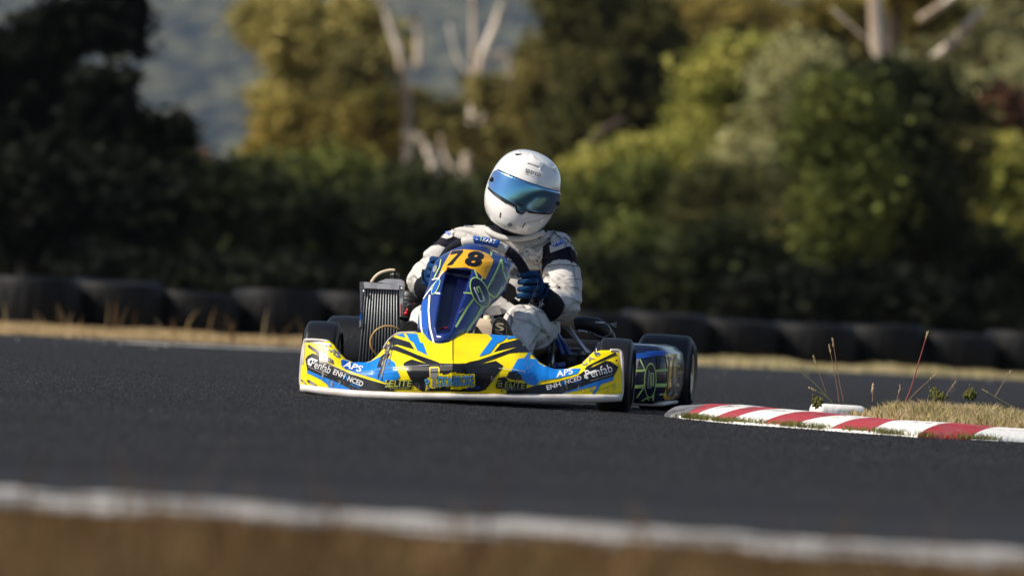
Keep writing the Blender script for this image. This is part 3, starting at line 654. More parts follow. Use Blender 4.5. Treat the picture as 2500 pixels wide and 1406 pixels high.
for k in range(46):
    sx=-1 if k%2 else 1; x=sx*RNG.uniform(5.2,17); d=RNG.uniform(62,88); h=RNG.uniform(.6,1.5)
    wl.append(((x,d,h),(RNG.uniform(.6,1.3),.9,h*1.05)))
o=leaves('woodland',wl,L['dolive'],None,.16,420,.34,99); o['kind']='stuff'; o['label']='mass of olive bushes carrying on beyond both ends of the tyre barrier'
# ------------------------------------------------------------------ THE KART
kart=empty('go_kart',KO,YAW,label='blue and yellow racing kart with number 78 cornering beside the kerb',cat='go-kart')
def grid_surface(cols):
    """cols: list of lists of points"""
    v=[p for c in cols for p in c]; n=len(cols[0]); f=[(i*n+k,(i+1)*n+k,(i+1)*n+k+1,i*n+k+1) for i in range(len(cols)-1) for k in range(n-1)]
    return v,f
def interp(x,tab): return float(np.interp(x,[t[0] for t in tab],[t[1] for t in tab]))
# nose fairing (front bumper)
BOT=[(734,942),(760,945),(807,952),(860,957),(913,960),(980,962),(1100,963),(1313,967),(1450,968),(1509,966),(1519,964)]
TOP=[(734,868),(737,845),(743,830),(752,828.5),(805,833),(815,841),(830,861),(845,877),(862,884),(890,885),(905,881),(920,869),(936,851),(949,830),(963,819),(977,813),(1018,811.5),(1105,812),(1191,815.5),(1258,820.5),(1267,827),(1281,844),(1294,860),(1306,872),(1320,886),(1338,896),(1358,901.5),(1384,900),(1420,888),(1438,869),(1450,858),(1470,855),(1509,855),(1515,857),(1519,868)]
CRS=[(734,905),(760,896),(800,893),(850,908),(900,908),(930,900),(960,896),(1105,893),(1240,901),(1280,905),(1340,922),(1400,920),(1450,908),(1500,895),(1519,905)]
VB=[(734,-.26),(780,-.31),(860,-.36),(930,-.40),(1000,-.435),(1105,-.455),(1210,-.435),(1290,-.40),(1370,-.36),(1460,-.31),(1519,-.26)]
VC=[(734,-.25),(780,-.305),(860,-.35),(915,-.375),(960,-.435),(1000,-.455),(1105,-.485),(1210,-.455),(1265,-.43),(1310,-.375),(1370,-.35),(1460,-.305),(1519,-.25)]
VT=[(734,-.235),(780,-.255),(840,-.29),(900,-.31),(930,-.275),(960,-.215),(1000,-.235),(1105,-.285),(1210,-.235),(1262,-.215),(1300,-.275),(1330,-.31),(1400,-.29),(1460,-.255),(1519,-.235)]
cols=[]
xsn=sorted(set(list(np.linspace(734,1519,120))+[a for a,_ in TOP]))
for x in xsn:
    b=K(x,interp(x,BOT),interp(x,VB)); c=K(x,interp(x,CRS),interp(x,VC)); t=K(x,interp(x,TOP),interp(x,VT)); col=[]
    for k in range(13):
        q=k/12
        if q<.4: p=b.lerp(c,q/.4)
        else: p=c.lerp(t,(q-.4)/.6)
        col.append(p)
    for _ in range(2):      # soften the crease
        col=[col[0]]+[col[i]*.5+(col[i-1]+col[i+1])*.25 for i in range(1,12)]+[col[12]]
    cols.append(col)
nv,nf=grid_surface(cols)
nose=obj('nose_fairing',nv,nf,M['yellow'],kart)
sd=nose.modifiers.new('thick','SOLIDIFY'); sd.thickness=.012; sd.offset=-1
me=nose.data
bm=bmesh.new(); bm.from_mesh(me); bmesh.ops.recalc_face_normals(bm,faces=bm.faces)
if sum((f.normal.y for f in bm.faces))>0: bmesh.ops.reverse_faces(bm,faces=bm.faces)
bm.to_mesh(me); bm.free()
nb=tree_of(nv,nf)
m=MB()  # white lower lip
lip=[K(x,interp(x,BOT)+4.5,interp(x,VB)+.002) for x in np.linspace(738,1515,60)]
m.tube(lip,[.0135+.0015*math.sin(i*.05*3.14) for i in range(60)],10)
tipL=[K(737,945,-.255),K(734,930,-.25),K(735,905,-.245),K(738,870,-.24),K(744,834,-.235),K(752,830,-.245),K(780,831,-.255),K(803,834,-.262)]
m.tube(curve(tipL,30),.006,8)
tipR=[K(1516,970,-.255),K(1519,950,-.25),K(1519,905,-.245),K(1518,870,-.24),K(1512,857,-.235),K(1490,855.5,-.245)]
m.tube(curve(tipR,30),.006,8)
m.tube(curve([K(936,849,-.265),K(949,829,-.24),K(963,818,-.215),K(977,812,-.22),K(1018,810.5,-.235)],20),.003,6)
m.build('white_lip',M['wplastic'],nose)
M['lblue']=mat('pale_blue_print',(.14,.46,.85),.3)
M['grime']=mat('grime_smudge',(.055,.042,.032),.9,spec=.05)
D=Decal(nb,[M['lblue'],M['vblack'],M['vblue'],M['vdblue'],M['yellow'],M['wplastic'],M['vwhite'],M['scuff'],M['olive'],M['vgrey'],M['lime']],g=5)
LB,VBk,VBl,VDb,YE,WP,VW,SC,OL,VG,LI=D.mats
# white plastic left showing at the wing tips
D.stroke(c3((222,610),(240,310),(262,296),(420,318),(600,345)),5,WP,0); D.stroke(c4((2245,432),(2325,440),(2338,580)),5,WP,0)
# graphics, dark to light
for p in (((1470,245),(1690,315),(1765,432),(1520,362),(1352,335),(1400,290)),
          ((1335,405),(1375,345),(1500,368),(1790,445),(2100,602),(2475,612),(2475,985),(1860,985),(1735,895),(1600,610),(1650,575),(1720,550),(1935,614),(1700,505),(1480,425)),
          ((260,540),(290,500),(350,465),(420,480),(560,592),(650,642),(900,752),(1150,832),(1350,885),(1500,985),(900,975),(760,892),(430,762),(285,692)),
          ((288,360),(312,346),(600,530),(640,560),(652,622),(560,582),(420,475),(300,385))): D.poly(c3(*p),VBk,1)
for p in (((590,455),(690,335),(935,275),(1010,350),(1085,450),(950,450),(800,468),(600,545),(380,622),(190,612),(420,520)),
          ((0,612),(200,605),(370,625),(620,570),(720,635),(690,690),(480,960),(380,992),(0,985)),
          ((1830,712),(2130,567),(2200,577),(2305,652),(2240,780),(2000,850),(1480,1032),(770,1018),(760,962),(1050,940),(1180,902),(1460,857),(1740,772)),
          ((1840,692),(1870,642),(2258,452),(2290,482),(1960,622),(1900,682))): D.poly(c4(*p),VBk,1)
D.poly(c3((1490,358),(1520,352),(1830,440),(2110,598),(1800,492)),YE,2); D.poly(c4((200,598),(600,455),(905,385),(620,482),(380,562)),YE,2)
D.poly(c3((830,525),(1000,572),(1140,585),(1250,530),(1330,495),(1480,590),(1560,790),(1500,832),(1340,860),(1200,805),(900,720),(755,640),(742,562)),VBl,1)
D.poly(c3((1245,660),(1290,520),(1330,480),(1420,470),(1380,560),(1340,660)),VBk,2)
D.poly(c3((742,562),(900,598),(1010,640),(965,722),(800,682),(752,642)),VDb,2)
D.poly(c3((285,692),(500,782),(740,882),(905,972),(600,957),(560,890),(455,815),(410,792),(285,732)),VBl,2)
D.poly(c3((440,815),(480,830),(600,955),(560,955)),YE,3)
for p in (((1640,195),(1790,200),(1830,320),(1870,325),(1930,495),(1800,440),(1740,320),(1690,290)),((1505,215),(1600,195),(1630,250),(1560,235))): D.poly(c3(*p),VBl,2)
for p in (((515,208),(790,228),(715,300),(640,332),(540,465),(390,512),(570,265)),((800,232),(890,232),(915,246),(770,280)),
          ((1068,452),(1095,466),(1065,537),(1190,552),(1260,605),(1340,658),(1450,692),(1640,680),(1785,672),(1742,747),(1500,802),(1220,842),(1190,892),(1150,905),(1050,882),(990,832),(860,822),(760,792),(840,692),(920,547),(1010,532))): D.poly(c4(*p),VBl,2)
D.poly(c4((2240,780),(2230,832),(2060,892),(1982,1026),(1942,1026),(2010,905),(1480,1032),(2000,850)),VBl,2)
D.poly(c4((800,720),(900,710),(960,760),(990,832),(870,825),(755,800)),VBk,3)
# sponsor marks
T=D.text
T('C',(787,852),(805,848),0,VDb) if False else None
def txt(tr,t,a,b,h,m,**k): p=tr(a,b); D.text(t,p[0],p[1],h/5.0,m,layer=4,**k)
txt(c3,'C',(510,385),(590,430),62,VDb,off=.02); txt(c3,'A',(585,440),(650,490),62,VG,off=.02); txt(c3,'S',(655,500),(725,530),62,VDb,off=.02)
txt(c4,'C',(1825,645),(1885,605),56,VDb,off=.02); txt(c4,'A',(1900,590),(1975,540),56,VG,off=.02); txt(c4,'S',(1985,510),(2055,480),56,VDb,off=.02)
txt(c3,'APS',(770,650),(1030,730),75,VW,shear=.2,off=.02); txt(c4,'APS',(1450,800),(1695,745),70,VW,shear=.2,off=.02)
txt(c3,'Penfab',(330,640),(590,745),95,VW); txt(c4,'Penfab',(1870,815),(2225,715),100,VW)
D.stroke(c3((420,570),(350,540),(310,560),(310,610),(340,625)),5,VW,4); D.stroke(c4((1990,708),(1880,745),(1845,770),(1850,795),(1880,800)),5,VW,4)
D.stroke(c3((305,645),(560,765)),1.6,VG,4); D.stroke(c4((1920,842),(2230,745)),1.6,VG,4)
txt(c3,'ENH',(635,745),(790,812),62,VW,off=.015); D.stroke(c3((792,815),(815,760),(840,835)),2.2,VBl,4); txt(c3,'NCED',(835,838),(1040,920),62,VW,off=.015); txt(c3,'HVAC',(880,905),(1015,955),38,VBl)
txt(c4,'ENH',(1325,968),(1515,912),55,VW,off=.015); D.stroke(c4((1520,908),(1540,850),(1570,892)),2.2,VBl,4); txt(c4,'NCED',(1575,890),(1800,825),52,VW,off=.015); txt(c4,'HVAC',(1690,892),(1805,860),34,VDb)
D.poly(c3((1345,955),(1375,860),(1390,830),(1740,825),(1705,960)),VBk,3); txt(c3,'ELITE',(1410,915),(1725,915),75,OL,shear=.15,off=.012)
txt(c3,'DRIVER ACADEMY',(1430,945),(1690,950),20,OL)
for k in range(7): D.poly(c3((1350+22*(k%3)+8,930-38*(k//3)-(k%2)*10),(1372+22*(k%3)+8,930-38*(k//3)-(k%2)*10),(1378+22*(k%3)+8,905-38*(k//3)-(k%2)*10),(1358+22*(k%3)+8,905-38*(k//3)-(k%2)*10)),OL,4)
D.poly(c4((615,920),(650,800),(740,780),(800,845),(1045,870),(1035,970),(640,945)),VBk,3); txt(c4,'ELITE',(740,925),(1020,945),70,OL,shear=.15)
for k in range(8): D.poly(c4((640+24*(k%3),920-36*(k//3)),(656+24*(k%3),922-36*(k//3)),(660+24*(k%3),902-36*(k//3)),(644+24*(k%3),900-36*(k//3))),OL,4)
txt(c4,'DRIVER ACADEMY',(690,950),(1000,965),18,VG)
# PISTONBROKE badge
zz=[(1908,985),(1925,800),(1965,790),(1960,660),(1985,648),(2090,650),(2105,690),(2100,740),(2130,735),(2160,760),(2230,745),(2250,728),(2320,718),(2330,750),(2420,758),(2450,740)]
D.poly([*c3(*zz),*c4((20,735),(75,718),(80,752),(160,762),(200,750),(330,742),(338,905),(300,930),(260,915),(230,942),(160,940),(130,960),(100,935),(60,945),(30,925),(0,955)),*c3((2440,930),(2390,960),(2340,930),(2310,945),(2260,915),(2200,930),(2170,910),(2100,935),(2050,920),(2040,942),(1990,942),(1960,920))],YE,3)
q0=c3((1935,925))[0]; q1=c3((1985,905))[0]
D.text('P',q0,q1,22,VBk,layer=5,off=.09); D.text('P',q0,q1,20,LB,layer=6,off=.01)
D.poly(c3((1978,670),(2080,665),(2085,800),(1975,800)),VG,4); D.poly(c3((2005,800),(2050,800),(2060,925),(2000,925)),VG,4); D.stroke(c3((1980,690),(2080,688)),2,VBk,5); D.stroke(c3((1980,720),(2080,718)),2,VBk,5)
pa=c3((2070,915))[0]; pb=c4((318,895))[0]; D.text('STONBROKE',pa,pb,25,VBk,layer=5,off=.06); pa=c3((2082,915))[0]; pb=c4((308,893))[0]; D.text('STONBROKE',pa,pb,23.5,LB,layer=6,off=.01)
D.text('racing',c4((215,950))[0],c4((410,935))[0],6.5,VDb,layer=5,shear=.3)
# seams and scuffs
D.stroke([(1105,828),(1104,962)],.8,VBk,6)
for a,b_,w in (((1420,330),(1330,700),10),((1460,350),(1400,640),5),((1370,420),(1290,740),7),((1290,700),(1260,800),5),((1330,650),(1310,830),6)): D.stroke(c3(a,b_),w/2.4,SC,6)
for a,b_,w in (((490,640),(500,790),5),((520,700),(505,800),4),((300,840),(400,900),14),((210,830),(270,880),7),((330,850),(380,880),12)): D.stroke(c3(a,b_),w/2.2,SC,6)
D.stroke(c4((660,675),(860,690),(1020,722)),1.3,WP,6); D.stroke(c4((1930,1000),(2100,945),(2260,880)),.8,VBk,6); D.stroke(c3((1230,700),(1600,650),(1960,632)),1.0,VG,6)
D.ellipse(c4((700,975))[0],2.3,2.3,0,VBk,6); D.ellipse(c4((2275,565))[0],2.2,2.2,0,VBk,6)
D.build('livery_decal',nose)
M['scrape']=mat('scraped_plastic',(.30,.285,.265),.6)
def scrape_alpha():
    n=M['scrape'].node_tree; b=n.nodes['Principled BSDF']; tc=n.nodes.new('ShaderNodeTexCoord'); mp=n.nodes.new('ShaderNodeMapping'); mp.inputs['Scale'].default_value=(1,1,.35); t=n.nodes.new('ShaderNodeTexNoise'); t.inputs['Scale'].default_value=85; t.inputs['Detail'].default_value=8; t.inputs['Roughness'].default_value=.75
    r=n.nodes.new('ShaderNodeValToRGB'); r.color_ramp.elements[0].position=.55; r.color_ramp.elements[1].position=.64; r.color_ramp.elements[1].color=(.85,.85,.85,1)
    n.links.new(tc.outputs['Object'],mp.inputs[0]); n.links.new(mp.outputs[0],t.inputs[0]); n.links.new(t.outputs[0],r.inputs[0]); n.links.new(r.outputs[0],b.inputs['Alpha'])
scrape_alpha()
DS=Decal(nb,[M['scrape'],M['grime']],off=.0046,g=5)
for x,y,rx,ry,ro in ((942,880,14,50,.3),(752,925,14,24,.2),(1492,945,26,14,.1),(1230,935,50,22,0),(840,940,60,12,.12),(1010,945,70,12,.02),(1395,950,60,12,-.05),(1285,890,16,30,.6),(790,885,20,26,.5)): DS.ellipse((x,y),rx,ry,ro,M['scrape'],1)
DS.build('scuff_mark',nose)['kind']='stuff'
# steering fairing with the number plate
ROWS=[(0,(1072,847),(1092,847)),(.06,(1045,838),(1118,840)),(.12,(1027,824),(1137,832)),(.2,(1019,803),(1156,808)),(.32,(1021,773),(1169,780)),(.45,(1031,735),(1186,756)),(.6,(1045,697),(1231,718)),(.72,(1054,657),(1246,680)),(.8,(1063,638),(1256,644)),(.88,(1082,621),(1238,627)),(.94,(1110,607),(1206,614)),(1,(1142,595),(1176,597))]
REC=[(.0,(1078,847),(1086,847)),(.10,(1068,817),(1098,815)),(.2,(1064,797),(1105,800)),(.32,(1068,766),(1113,776)),(.45,(1074,733),(1124,744)),(.6,(1082,692),(1139,704)),(.735,(1092,655),(1152,663)),(.8,(1098,637),(1165,641)),(.88,(1108,618),(1172,621)),(1,(1152,595),(1166,596))]
def rp(tab,t,k): return (float(np.interp(t,[r[0] for r in tab],[r[k][0] for r in tab])),float(np.interp(t,[r[0] for r in tab],[r[k][1] for r in tab])))
V0=[(0,-.335),(.06,-.345),(.2,-.315),(.45,-.20),(.72,-.06),(.8,-.015),(.9,.05),(1,.12)]
fv=[];fm=[];cols=[];rowsT=list(np.linspace(0,.1,5))+[.112]+list(np.linspace(.13,.72,22))+[.728,.74]+list(np.linspace(.76,1,11))
for t in rowsT:
    l,r=rp(ROWS,t,1),rp(ROWS,t,2); a,b=rp(REC,t,1),rp(REC,t,2); v0=interp(t,V0)
    deep=.0 if t<.105 or t>.735 else .065*min(1,(t-.105)/.12+.2)*min(1,(.735-t)/.06+.35)
    pts=[(l,a,q,0) for q in np.linspace(0,1,9)]+[(a,b,q,1) for q in (0.02,.1,.3,.5,.7,.9,.98)]+[(b,r,q,0) for q in np.linspace(0,1,11)]
    col=[]
    cx=(a[0]+b[0])/2; W=max(60,(r[0]-l[0])/2)
    for p,q_,q,ins in pts:
        x=p[0]+(q_[0]-p[0])*q; y=p[1]+(q_[1]-p[1])*q
        s=(x-cx)/W; v=v0+.11*s*s+ (deep*(1 if .08<q<.92 else .92) if ins else 0)
        col.append(K(x,y,v))
    cols.append(col)
sv_,sf_=grid_surface(cols); nc=len(cols[0]); smi=[]
for i in range(len(cols)-1):
    for k in range(nc-1):
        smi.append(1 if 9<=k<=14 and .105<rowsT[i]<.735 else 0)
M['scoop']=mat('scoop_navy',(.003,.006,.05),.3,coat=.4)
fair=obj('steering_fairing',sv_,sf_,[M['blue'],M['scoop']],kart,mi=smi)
sd=fair.modifiers.new('thick','SOLIDIFY'); sd.thickness=.006; sd.offset=1
fb=tree_of(sv_,sf_)
E=Decal(fb,[M['amber'],M['vblack'],M['lime'],M['vwhite'],M['vdblue'],M['navy'],M['vgrey'],M['red']],g=5)
AM,BK,LM,WH,DB,NV,GY,RD=E.mats
E.poly(c2((690,243),(830,226),(1000,240),(1100,280),(1152,340),(1145,382),(1060,560),(1000,500),(940,450),(900,440),(850,425),(700,430),(640,445),(600,490),(540,545),(600,400)),AM,1)
E.poly(c2((676,288),(700,246),(822,236),(814,262),(716,376),(706,396),(640,412),(652,392),(766,272)),BK,3)
E.text('8',c2((832,392))[0],c2((1030,420))[0],36,BK,layer=3,shear=.18,off=.05)
E.poly(c2((370,800),(455,740),(430,900),(440,1180),(470,1230),(395,1215),(360,1020)),DB,1)
E.poly(c2((1090,690),(1235,350),(1300,580),(1230,640),(1170,760),(1110,740)),NV,1)
for p,w in ((((452,735),(440,900),(455,1080),(500,1260)),4.2),(((350,905),(355,1060),(392,1235)),4.2),(((600,470),(555,540),(520,620),(440,690),(370,790)),2.2),(((540,560),(470,640),(400,740)),1.6),(((495,705),(580,715)),4),(((560,540),(480,560)),3)): E.stroke(c2(*p),w,WH,2)
for p,w in ((((1240,338),(1165,500),(1085,655)),4.5),(((1240,338),(1262,470),(1300,585)),4),(((1085,690),(1150,755),(1185,745),(1245,640)),4.5),(((1020,870),(960,980),(780,1245)),6),(((945,755),(860,870),(738,1080)),5),(((945,448),(975,540),(1000,580)),4),(((830,705),(920,712)),4),(((1010,580),(1030,540)),4),(((1130,250),(1125,290)),5),(((575,340),(560,420),(500,540)),2.5)): E.stroke(c2(*p),w,LM,2)
ec=c2((1000,700))[0]; E.ellipse(ec,21,40,-.42,LM,3); E.ellipse(ec,18,36.5,-.42,NV,4)
E.stroke(c2((935,650),(1000,800),(1045,790),(1030,740)),3,WH,5); E.stroke(c2((1050,780),(990,640),(960,650),(985,700)),3,LM,5)
ec=c2((520,640))[0]; E.ellipse(ec,7,21,.45,LM,3); E.ellipse(ec,5.2,19,.45,DB,4)
E.text('PURE',c2((1270,375))[0],c2((1345,425))[0],4.5,GY,layer=4); E.text('P',c2((1300,350))[0],c2((1340,370))[0],8,GY,layer=4); E.ellipse(c2((1280,452))[0],4.5,6.5,0,GY,3); E.ellipse(c2((1280,452))[0],2.5,4,0,NV,4)
E.ellipse(c2((510,440))[0],4.5,9,.3,GY,3)
E.text('ELITE',c2((1135,690))[0],c2((1195,560))[0],9,GY,layer=4)
E.text('Y',c2((505,380))[0],c2((530,350))[0],7,GY,layer=4)
E.stroke(c2((770,930),(820,880)),2,GY,3); E.stroke(c2((565,1115),(575,1098),(640,1092)),2,RD,3)
E.stroke(c2((700,1200),(650,1265)),2,GY,3)
E.build('livery_decal',fair)
# wheels
def wheel(R,w,rim,loc,rz,camber=0):
    hub=MB(); hub.lathe([(-w*.3,.02),(-w*.3,.035),(w*.3,.035),(w*.3,.02)],n=20)
    wl=hub.build('wheel',M['dark'],kart); wl.location=loc; wl.rotation_euler=(0,camber,rz)
    t=MB(); pr=[]
    for a in np.linspace(-1,1,25):      # tread and rounded shoulders
        s=abs(a); r=R-.004*s**2-(0 if s<.72 else ((s-.72)/.28)**2.2*.034)
        pr.append((a*w/2,r))
    pr=[(-w/2+.028,rim+.004),(-w/2+.008,rim+.012),(-w/2-.002,(R+rim)/2)]+pr+[(w/2+.002,(R+rim)/2),(w/2-.008,rim+.012),(w/2-.028,rim+.004)]
    t.lathe(pr,n=56); t.build('tyre',M['rubber'],wl)
    r=MB(); r.lathe([(-w/2+.012,rim-.012),(-w/2+.006,rim+.008),(-w/2+.016,rim+.010),(-w/2+.03,rim-.004),(0,rim-.018),(w/2-.03,rim-.004),(w/2-.016,rim+.010),(w/2-.006,rim+.008),(w/2-.012,rim-.012),(w/2-.05,rim-.02)],n=40)
    for q in (-1,1): r.lathe([(q*w*.16,.03),(q*w*.16,rim-.012)],n=40)
    r.build('rim',M['rim'],wl)
    return wl
wheel(.130,.128,.064,(-.517,0,.130),math.radians(3.5),.0)
wheel(.130,.128,.064,(.517,0,.130),math.radians(3.5),.0)
wheel(.139,.205,.066,(-.575,1.04,.139),0)
wheel(.139,.205,.066,(.572,1.04,.139),0)
# side pod beside the rear wheel
def pod(sx):
    prof=[(0,.035,0),(.0,.06,.012),(0,.10,.02),(0,.17,.02),(.0,.215,.012),(.02,.235,-.012),(.06,.242,-.05)]
    # outline in plan: across the front face, round the corner, back along the flank
    plan=[(.405,.30),(.44,.285),(.50,.276),(.56,.278),(.60,.288),(.628,.31),(.642,.345),(.648,.40),(.65,.5),(.65,.65),(.645,.80)]
    plan=[tuple(p)[:2] for p in curve([(a,b,0) for a,b in plan],40)]
    cols=[]
    for i,(a,b) in enumerate(plan):
        t=Vector(plan[min(i+1,39)])-Vector(plan[max(i-1,0)]); n=Vector((t.y,-t.x)).normalized()
        cols.append([Vector((sx*(a+n.x*o),b+n.y*o,z)) for _,z,o in prof])
    return grid_surface(cols)
PODW=None
pv,pf=pod(1)
podo=obj('side_pod',pv,pf,M['navy'],kart)
sd=podo.modifiers.new('thick','SOLIDIFY'); sd.thickness=.003; sd.offset=0
pb_=tree_of(pv,pf)
G=Decal(pb_,[M['amber'],M['vblack'],M['lime'],M['vwhite'],M['vdblue'],M['vgrey'],M['navy'],M['scuff'],M['wplastic']],off=.0032,g=4)
AM,BK,LM,WH,DB,GY,NV,SC2,WP2=G.mats
G.poly(c5((755,620),(900,600),(1110,590),(1140,640),(1000,650),(820,680),(755,690)),DB,1)
G.poly(c5((1115,628),(1262,620),(1262,700),(1258,950),(1225,1165),(1120,1180),(1090,1150),(1130,1000),(1142,800)),AM,1)
G.poly(c5((755,690),(805,680),(790,760),(765,900)),GY,1)
for p,w in ((((760,828),(880,822)),5),(((1000,826),(1140,815)),5),(((755,1020),(880,1015)),8),(((985,1005),(1125,1000)),8),(((815,690),(880,830)),3),(((855,1040),(780,1150)),3.5),(((985,1000),(970,1180)),3.5),(((900,1150),(840,1190)),3),(((900,1150),(920,1180)),3),(((1050,1115),(1110,1110)),4),(((1262,690),(1290,690)),4),(((1262,770),(1285,770)),3),(((1255,1000),(1275,1000)),6),(((1225,1110),(1250,1110)),5)): G.stroke(c5(*p),w,LM,2)
G.ellipse(c5((937,945))[0],14.5,42,.03,LM,3); G.ellipse(c5((937,945))[0],12.5,39.5,.03,NV,4)
G.stroke(c5((925,830),(910,1030),(940,1030)),3.5,GY,5); G.stroke(c5((945,1020),(945,860),(975,855),(970,1010)),3,LM,5)
G.stroke(c5((1150,670),(1175,690)),9,BK,3); G.stroke(c5((1165,680),(1150,900),(1130,1100)),3.2,BK,3)
G.ellipse(c5((1225,860))[0],6.5,44,.04,BK,3); G.ellipse(c5((1225,860))[0],3.2,36,.04,AM,4); G.ellipse(c5((1185,1090))[0],9,12,.1,BK,3); G.stroke(c5((1190,900),(1240,980),(1150,1130)),6,SC2,5)
G.poly(c5((1010,670),(1055,665),(1055,810),(1015,815)),BK,2)
G.text('Y C',c5((1065,740))[0],c5((1130,735))[0],8,GY,layer=3); G.text('PURE',c5((1085,785))[0],c5((1125,780))[0],4,GY,layer=3); G.text('team',c5((785,795))[0],c5((825,790))[0],4,GY,layer=3)
G.build('livery_decal',podo)
m=MB(); m.tube(curve([Vector((.41,.315,.034)),Vector((.50,.29,.034)),Vector((.60,.30,.034)),Vector((.645,.36,.036)),Vector((.65,.6,.04)),Vector((.645,.79,.04))],30),.008,8); m.build('white_lip',M['wplastic'],podo)
# chassis
m=MB()
for sx in (-1,1):
    m.tube(curve([(sx*.30,-.10,.06),(sx*.33,.12,.05),(sx*.36,.45,.05),(sx*.30,.8,.06),(sx*.30,1.12,.07)],30),.015,10)
    m.tube([(sx*.30,-.02,.07),(sx*.46,0,.10),(sx*.47,0,.16)],.012,8)
m.tube([(-.30,-.10,.06),(.30,-.10,.06)],.014,10); m.tube([(-.34,.3,.05),(.34,.3,.05)],.014,10); m.tube([(-.3,1.12,.07),(.3,1.12,.07)],.014,10)
m.tube([(-.28,-.10,.06),(-.26,-.33,.075),(.26,-.33,.075),(.28,-.10,.06)],.009,8)
m.build('frame',M['tubeblue'],kart)
m=MB(); m.tube([(-.56,1.04,.139),(.56,1.04,.139)],.02,12); m.build('axle',M['steel'],kart)
m=MB(); m.box((0,.16,.037),(.62,.70,.006),bev=.002); m.build('floor_tray',M['black'],kart)
for px,dv in (((1395,815),(1436,864)),):
    m=MB(); m.tube([K(1388,800,.62),K(1400,818,.60),K(1432,858,.55),K(1436,866,.55)],.0085,10); m.build('seat_stay',M['steel'],kart)
m=MB(); m.tube([K(1350,812,.66),K(1376,868,.60)],.010,10); m.build('seat_stay',M['tubeblue'],kart)
m=MB(); m.tube([K(1356,812,.68),K(1395,870,.60)],.011,10); m.build('seat_stay',M['tubeblue'],kart)
m=MB(); m.tube([K(1342,846,.55),K(1350,895,.5)],.009,10); m.build('seat_stay',M['steel'],kart)
# steering column, pedals and tank
m=MB(); m.tube([K(1150,870,-.05),K(1182,690,.37)],.011,10); m.build('steering_column',M['dark'],kart)
m=MB(); m.box(K(1185,840,.18),(.16,.16,.18),bev=.03); m.build('fuel_tank',M['cream'],kart)
m=MB(); m.lathe([(0,.018),(.02,.018),(.022,.012),(.022,.001)],K(1192,785,.14),'Z',16); m.build('tank_cap',M['tan'],kart)
for x in (1015,1228):
    m=MB(); m.box(K(x,905,-.075),(.06,.012,.05),bev=.004); m.tube([K(x,915,-.07),K(x,900,-.075)],.007,8); m.build('pedal',M['steel'],kart)
# steering wheel
SWc=K(1182,684,.37); tilt=math.radians(28)
ux=Vector((math.cos(.12),0,-math.sin(.12))); uz=Vector((math.sin(.12)*.3,-math.sin(tilt),math.cos(tilt)))
def sw(a,r=.158): 
    flat=1-.05*max(0,math.sin(a))**6
    return SWc+ux*math.cos(a)*r+uz*math.sin(a)*r*flat
m=MB(); m.tube([sw(a) for a in np.linspace(math.radians(118),math.radians(420),60)],.018,12); 
swo=m.build('steering_wheel',M['grip'],kart)
m=MB(); m.tube([sw(a) for a in np.linspace(math.radians(60),math.radians(120),24)],.0192,14); m.build('grip_section',M['silver'],swo)
m=MB()
for a in (math.radians(95),math.radians(210),math.radians(330)): m.tube([sw(a),SWc],[.010,.014],8)
m.lathe([(-.008,.001),(-.008,.04),(.008,.04),(.008,.001)],SWc,'Z',20); m.build('spoke',M['dark'],swo)
swb=[];pc=[]
for a in np.linspace(math.radians(104),math.radians(72),16):
    c=sw(a); rad=(c-SWc).normalized()
    nn=Vector((0,-1,0)); nn=(nn-rad*0).normalized()
    col=[]
    for q in np.linspace(-.7,1.35,9):
        w=nn*math.cos(q)+rad*math.sin(q); col.append(c+w*.0215)
    pc.append(col)
bv,bf=grid_surface(pc); pad=obj('badge_pad',bv,bf,M['vdblue'],swo)
sd=pad.modifiers.new('t','SOLIDIFY'); sd.thickness=.003; sd.offset=0
bb=tree_of(bv,bf); Dp=Decal(bb,[M['vwhite'],M['lime']],off=.0025)
Dp.text('L',c2((960,112))[0],c2((986,117))[0],7.4,M['vwhite'],layer=1,off=.03,shear=.1); Dp.stroke(c2((988,82),(1024,88),(1014,122)),2.4,M['lime'],1); Dp.text('KART',c2((1034,128))[0],c2((1180,156))[0],7.4,M['vwhite'],layer=1,off=.03,shear=.1)
Dp.build('lettering',swo)
m=MB(); 
pts=c2((1285,620),(1330,590),(1400,640),(1420,740),(1310,808),(1290,740)); vv=[K(x,y,.335) for x,y in pts]; v2=[K(x,y,.345) for x,y in pts]; k=len(pts)
m.add(vv+v2,[tuple(range(k)),tuple(range(2*k-1,k-1,-1))]+[(i,(i+1)%k,k+(i+1)%k,k+i) for i in range(k)]); m.build('shift_paddle',M['black'],swo,smooth=False)
# seat
cols=[]
for i,a in enumerate(np.linspace(-1,1,17)):
    col=[]
    for j,t in enumerate(np.linspace(0,1,12)):
        u=a*(.205-.03*t); zz_=.06+.02*t+.05*a*a; v=.42+.40*t
        if t>.6: zz_+= (t-.6)/.4*.34; v=.42+.24+(t-.6)*.55
        zz_+= .16*abs(a)**6*(.4+.6*math.sin(math.pi*min(1,t)))
        v-= .10*abs(a)**4*(1 if t>.6 else 0)
        col.append(Vector((u+.02,v+.06,zz_)))
    cols.append(col)
sv2,sf2=grid_surface(cols); seat=obj('seat',sv2,sf2,M['black'],kart); sd=seat.modifiers.new('t','SOLIDIFY'); sd.thickness=.008
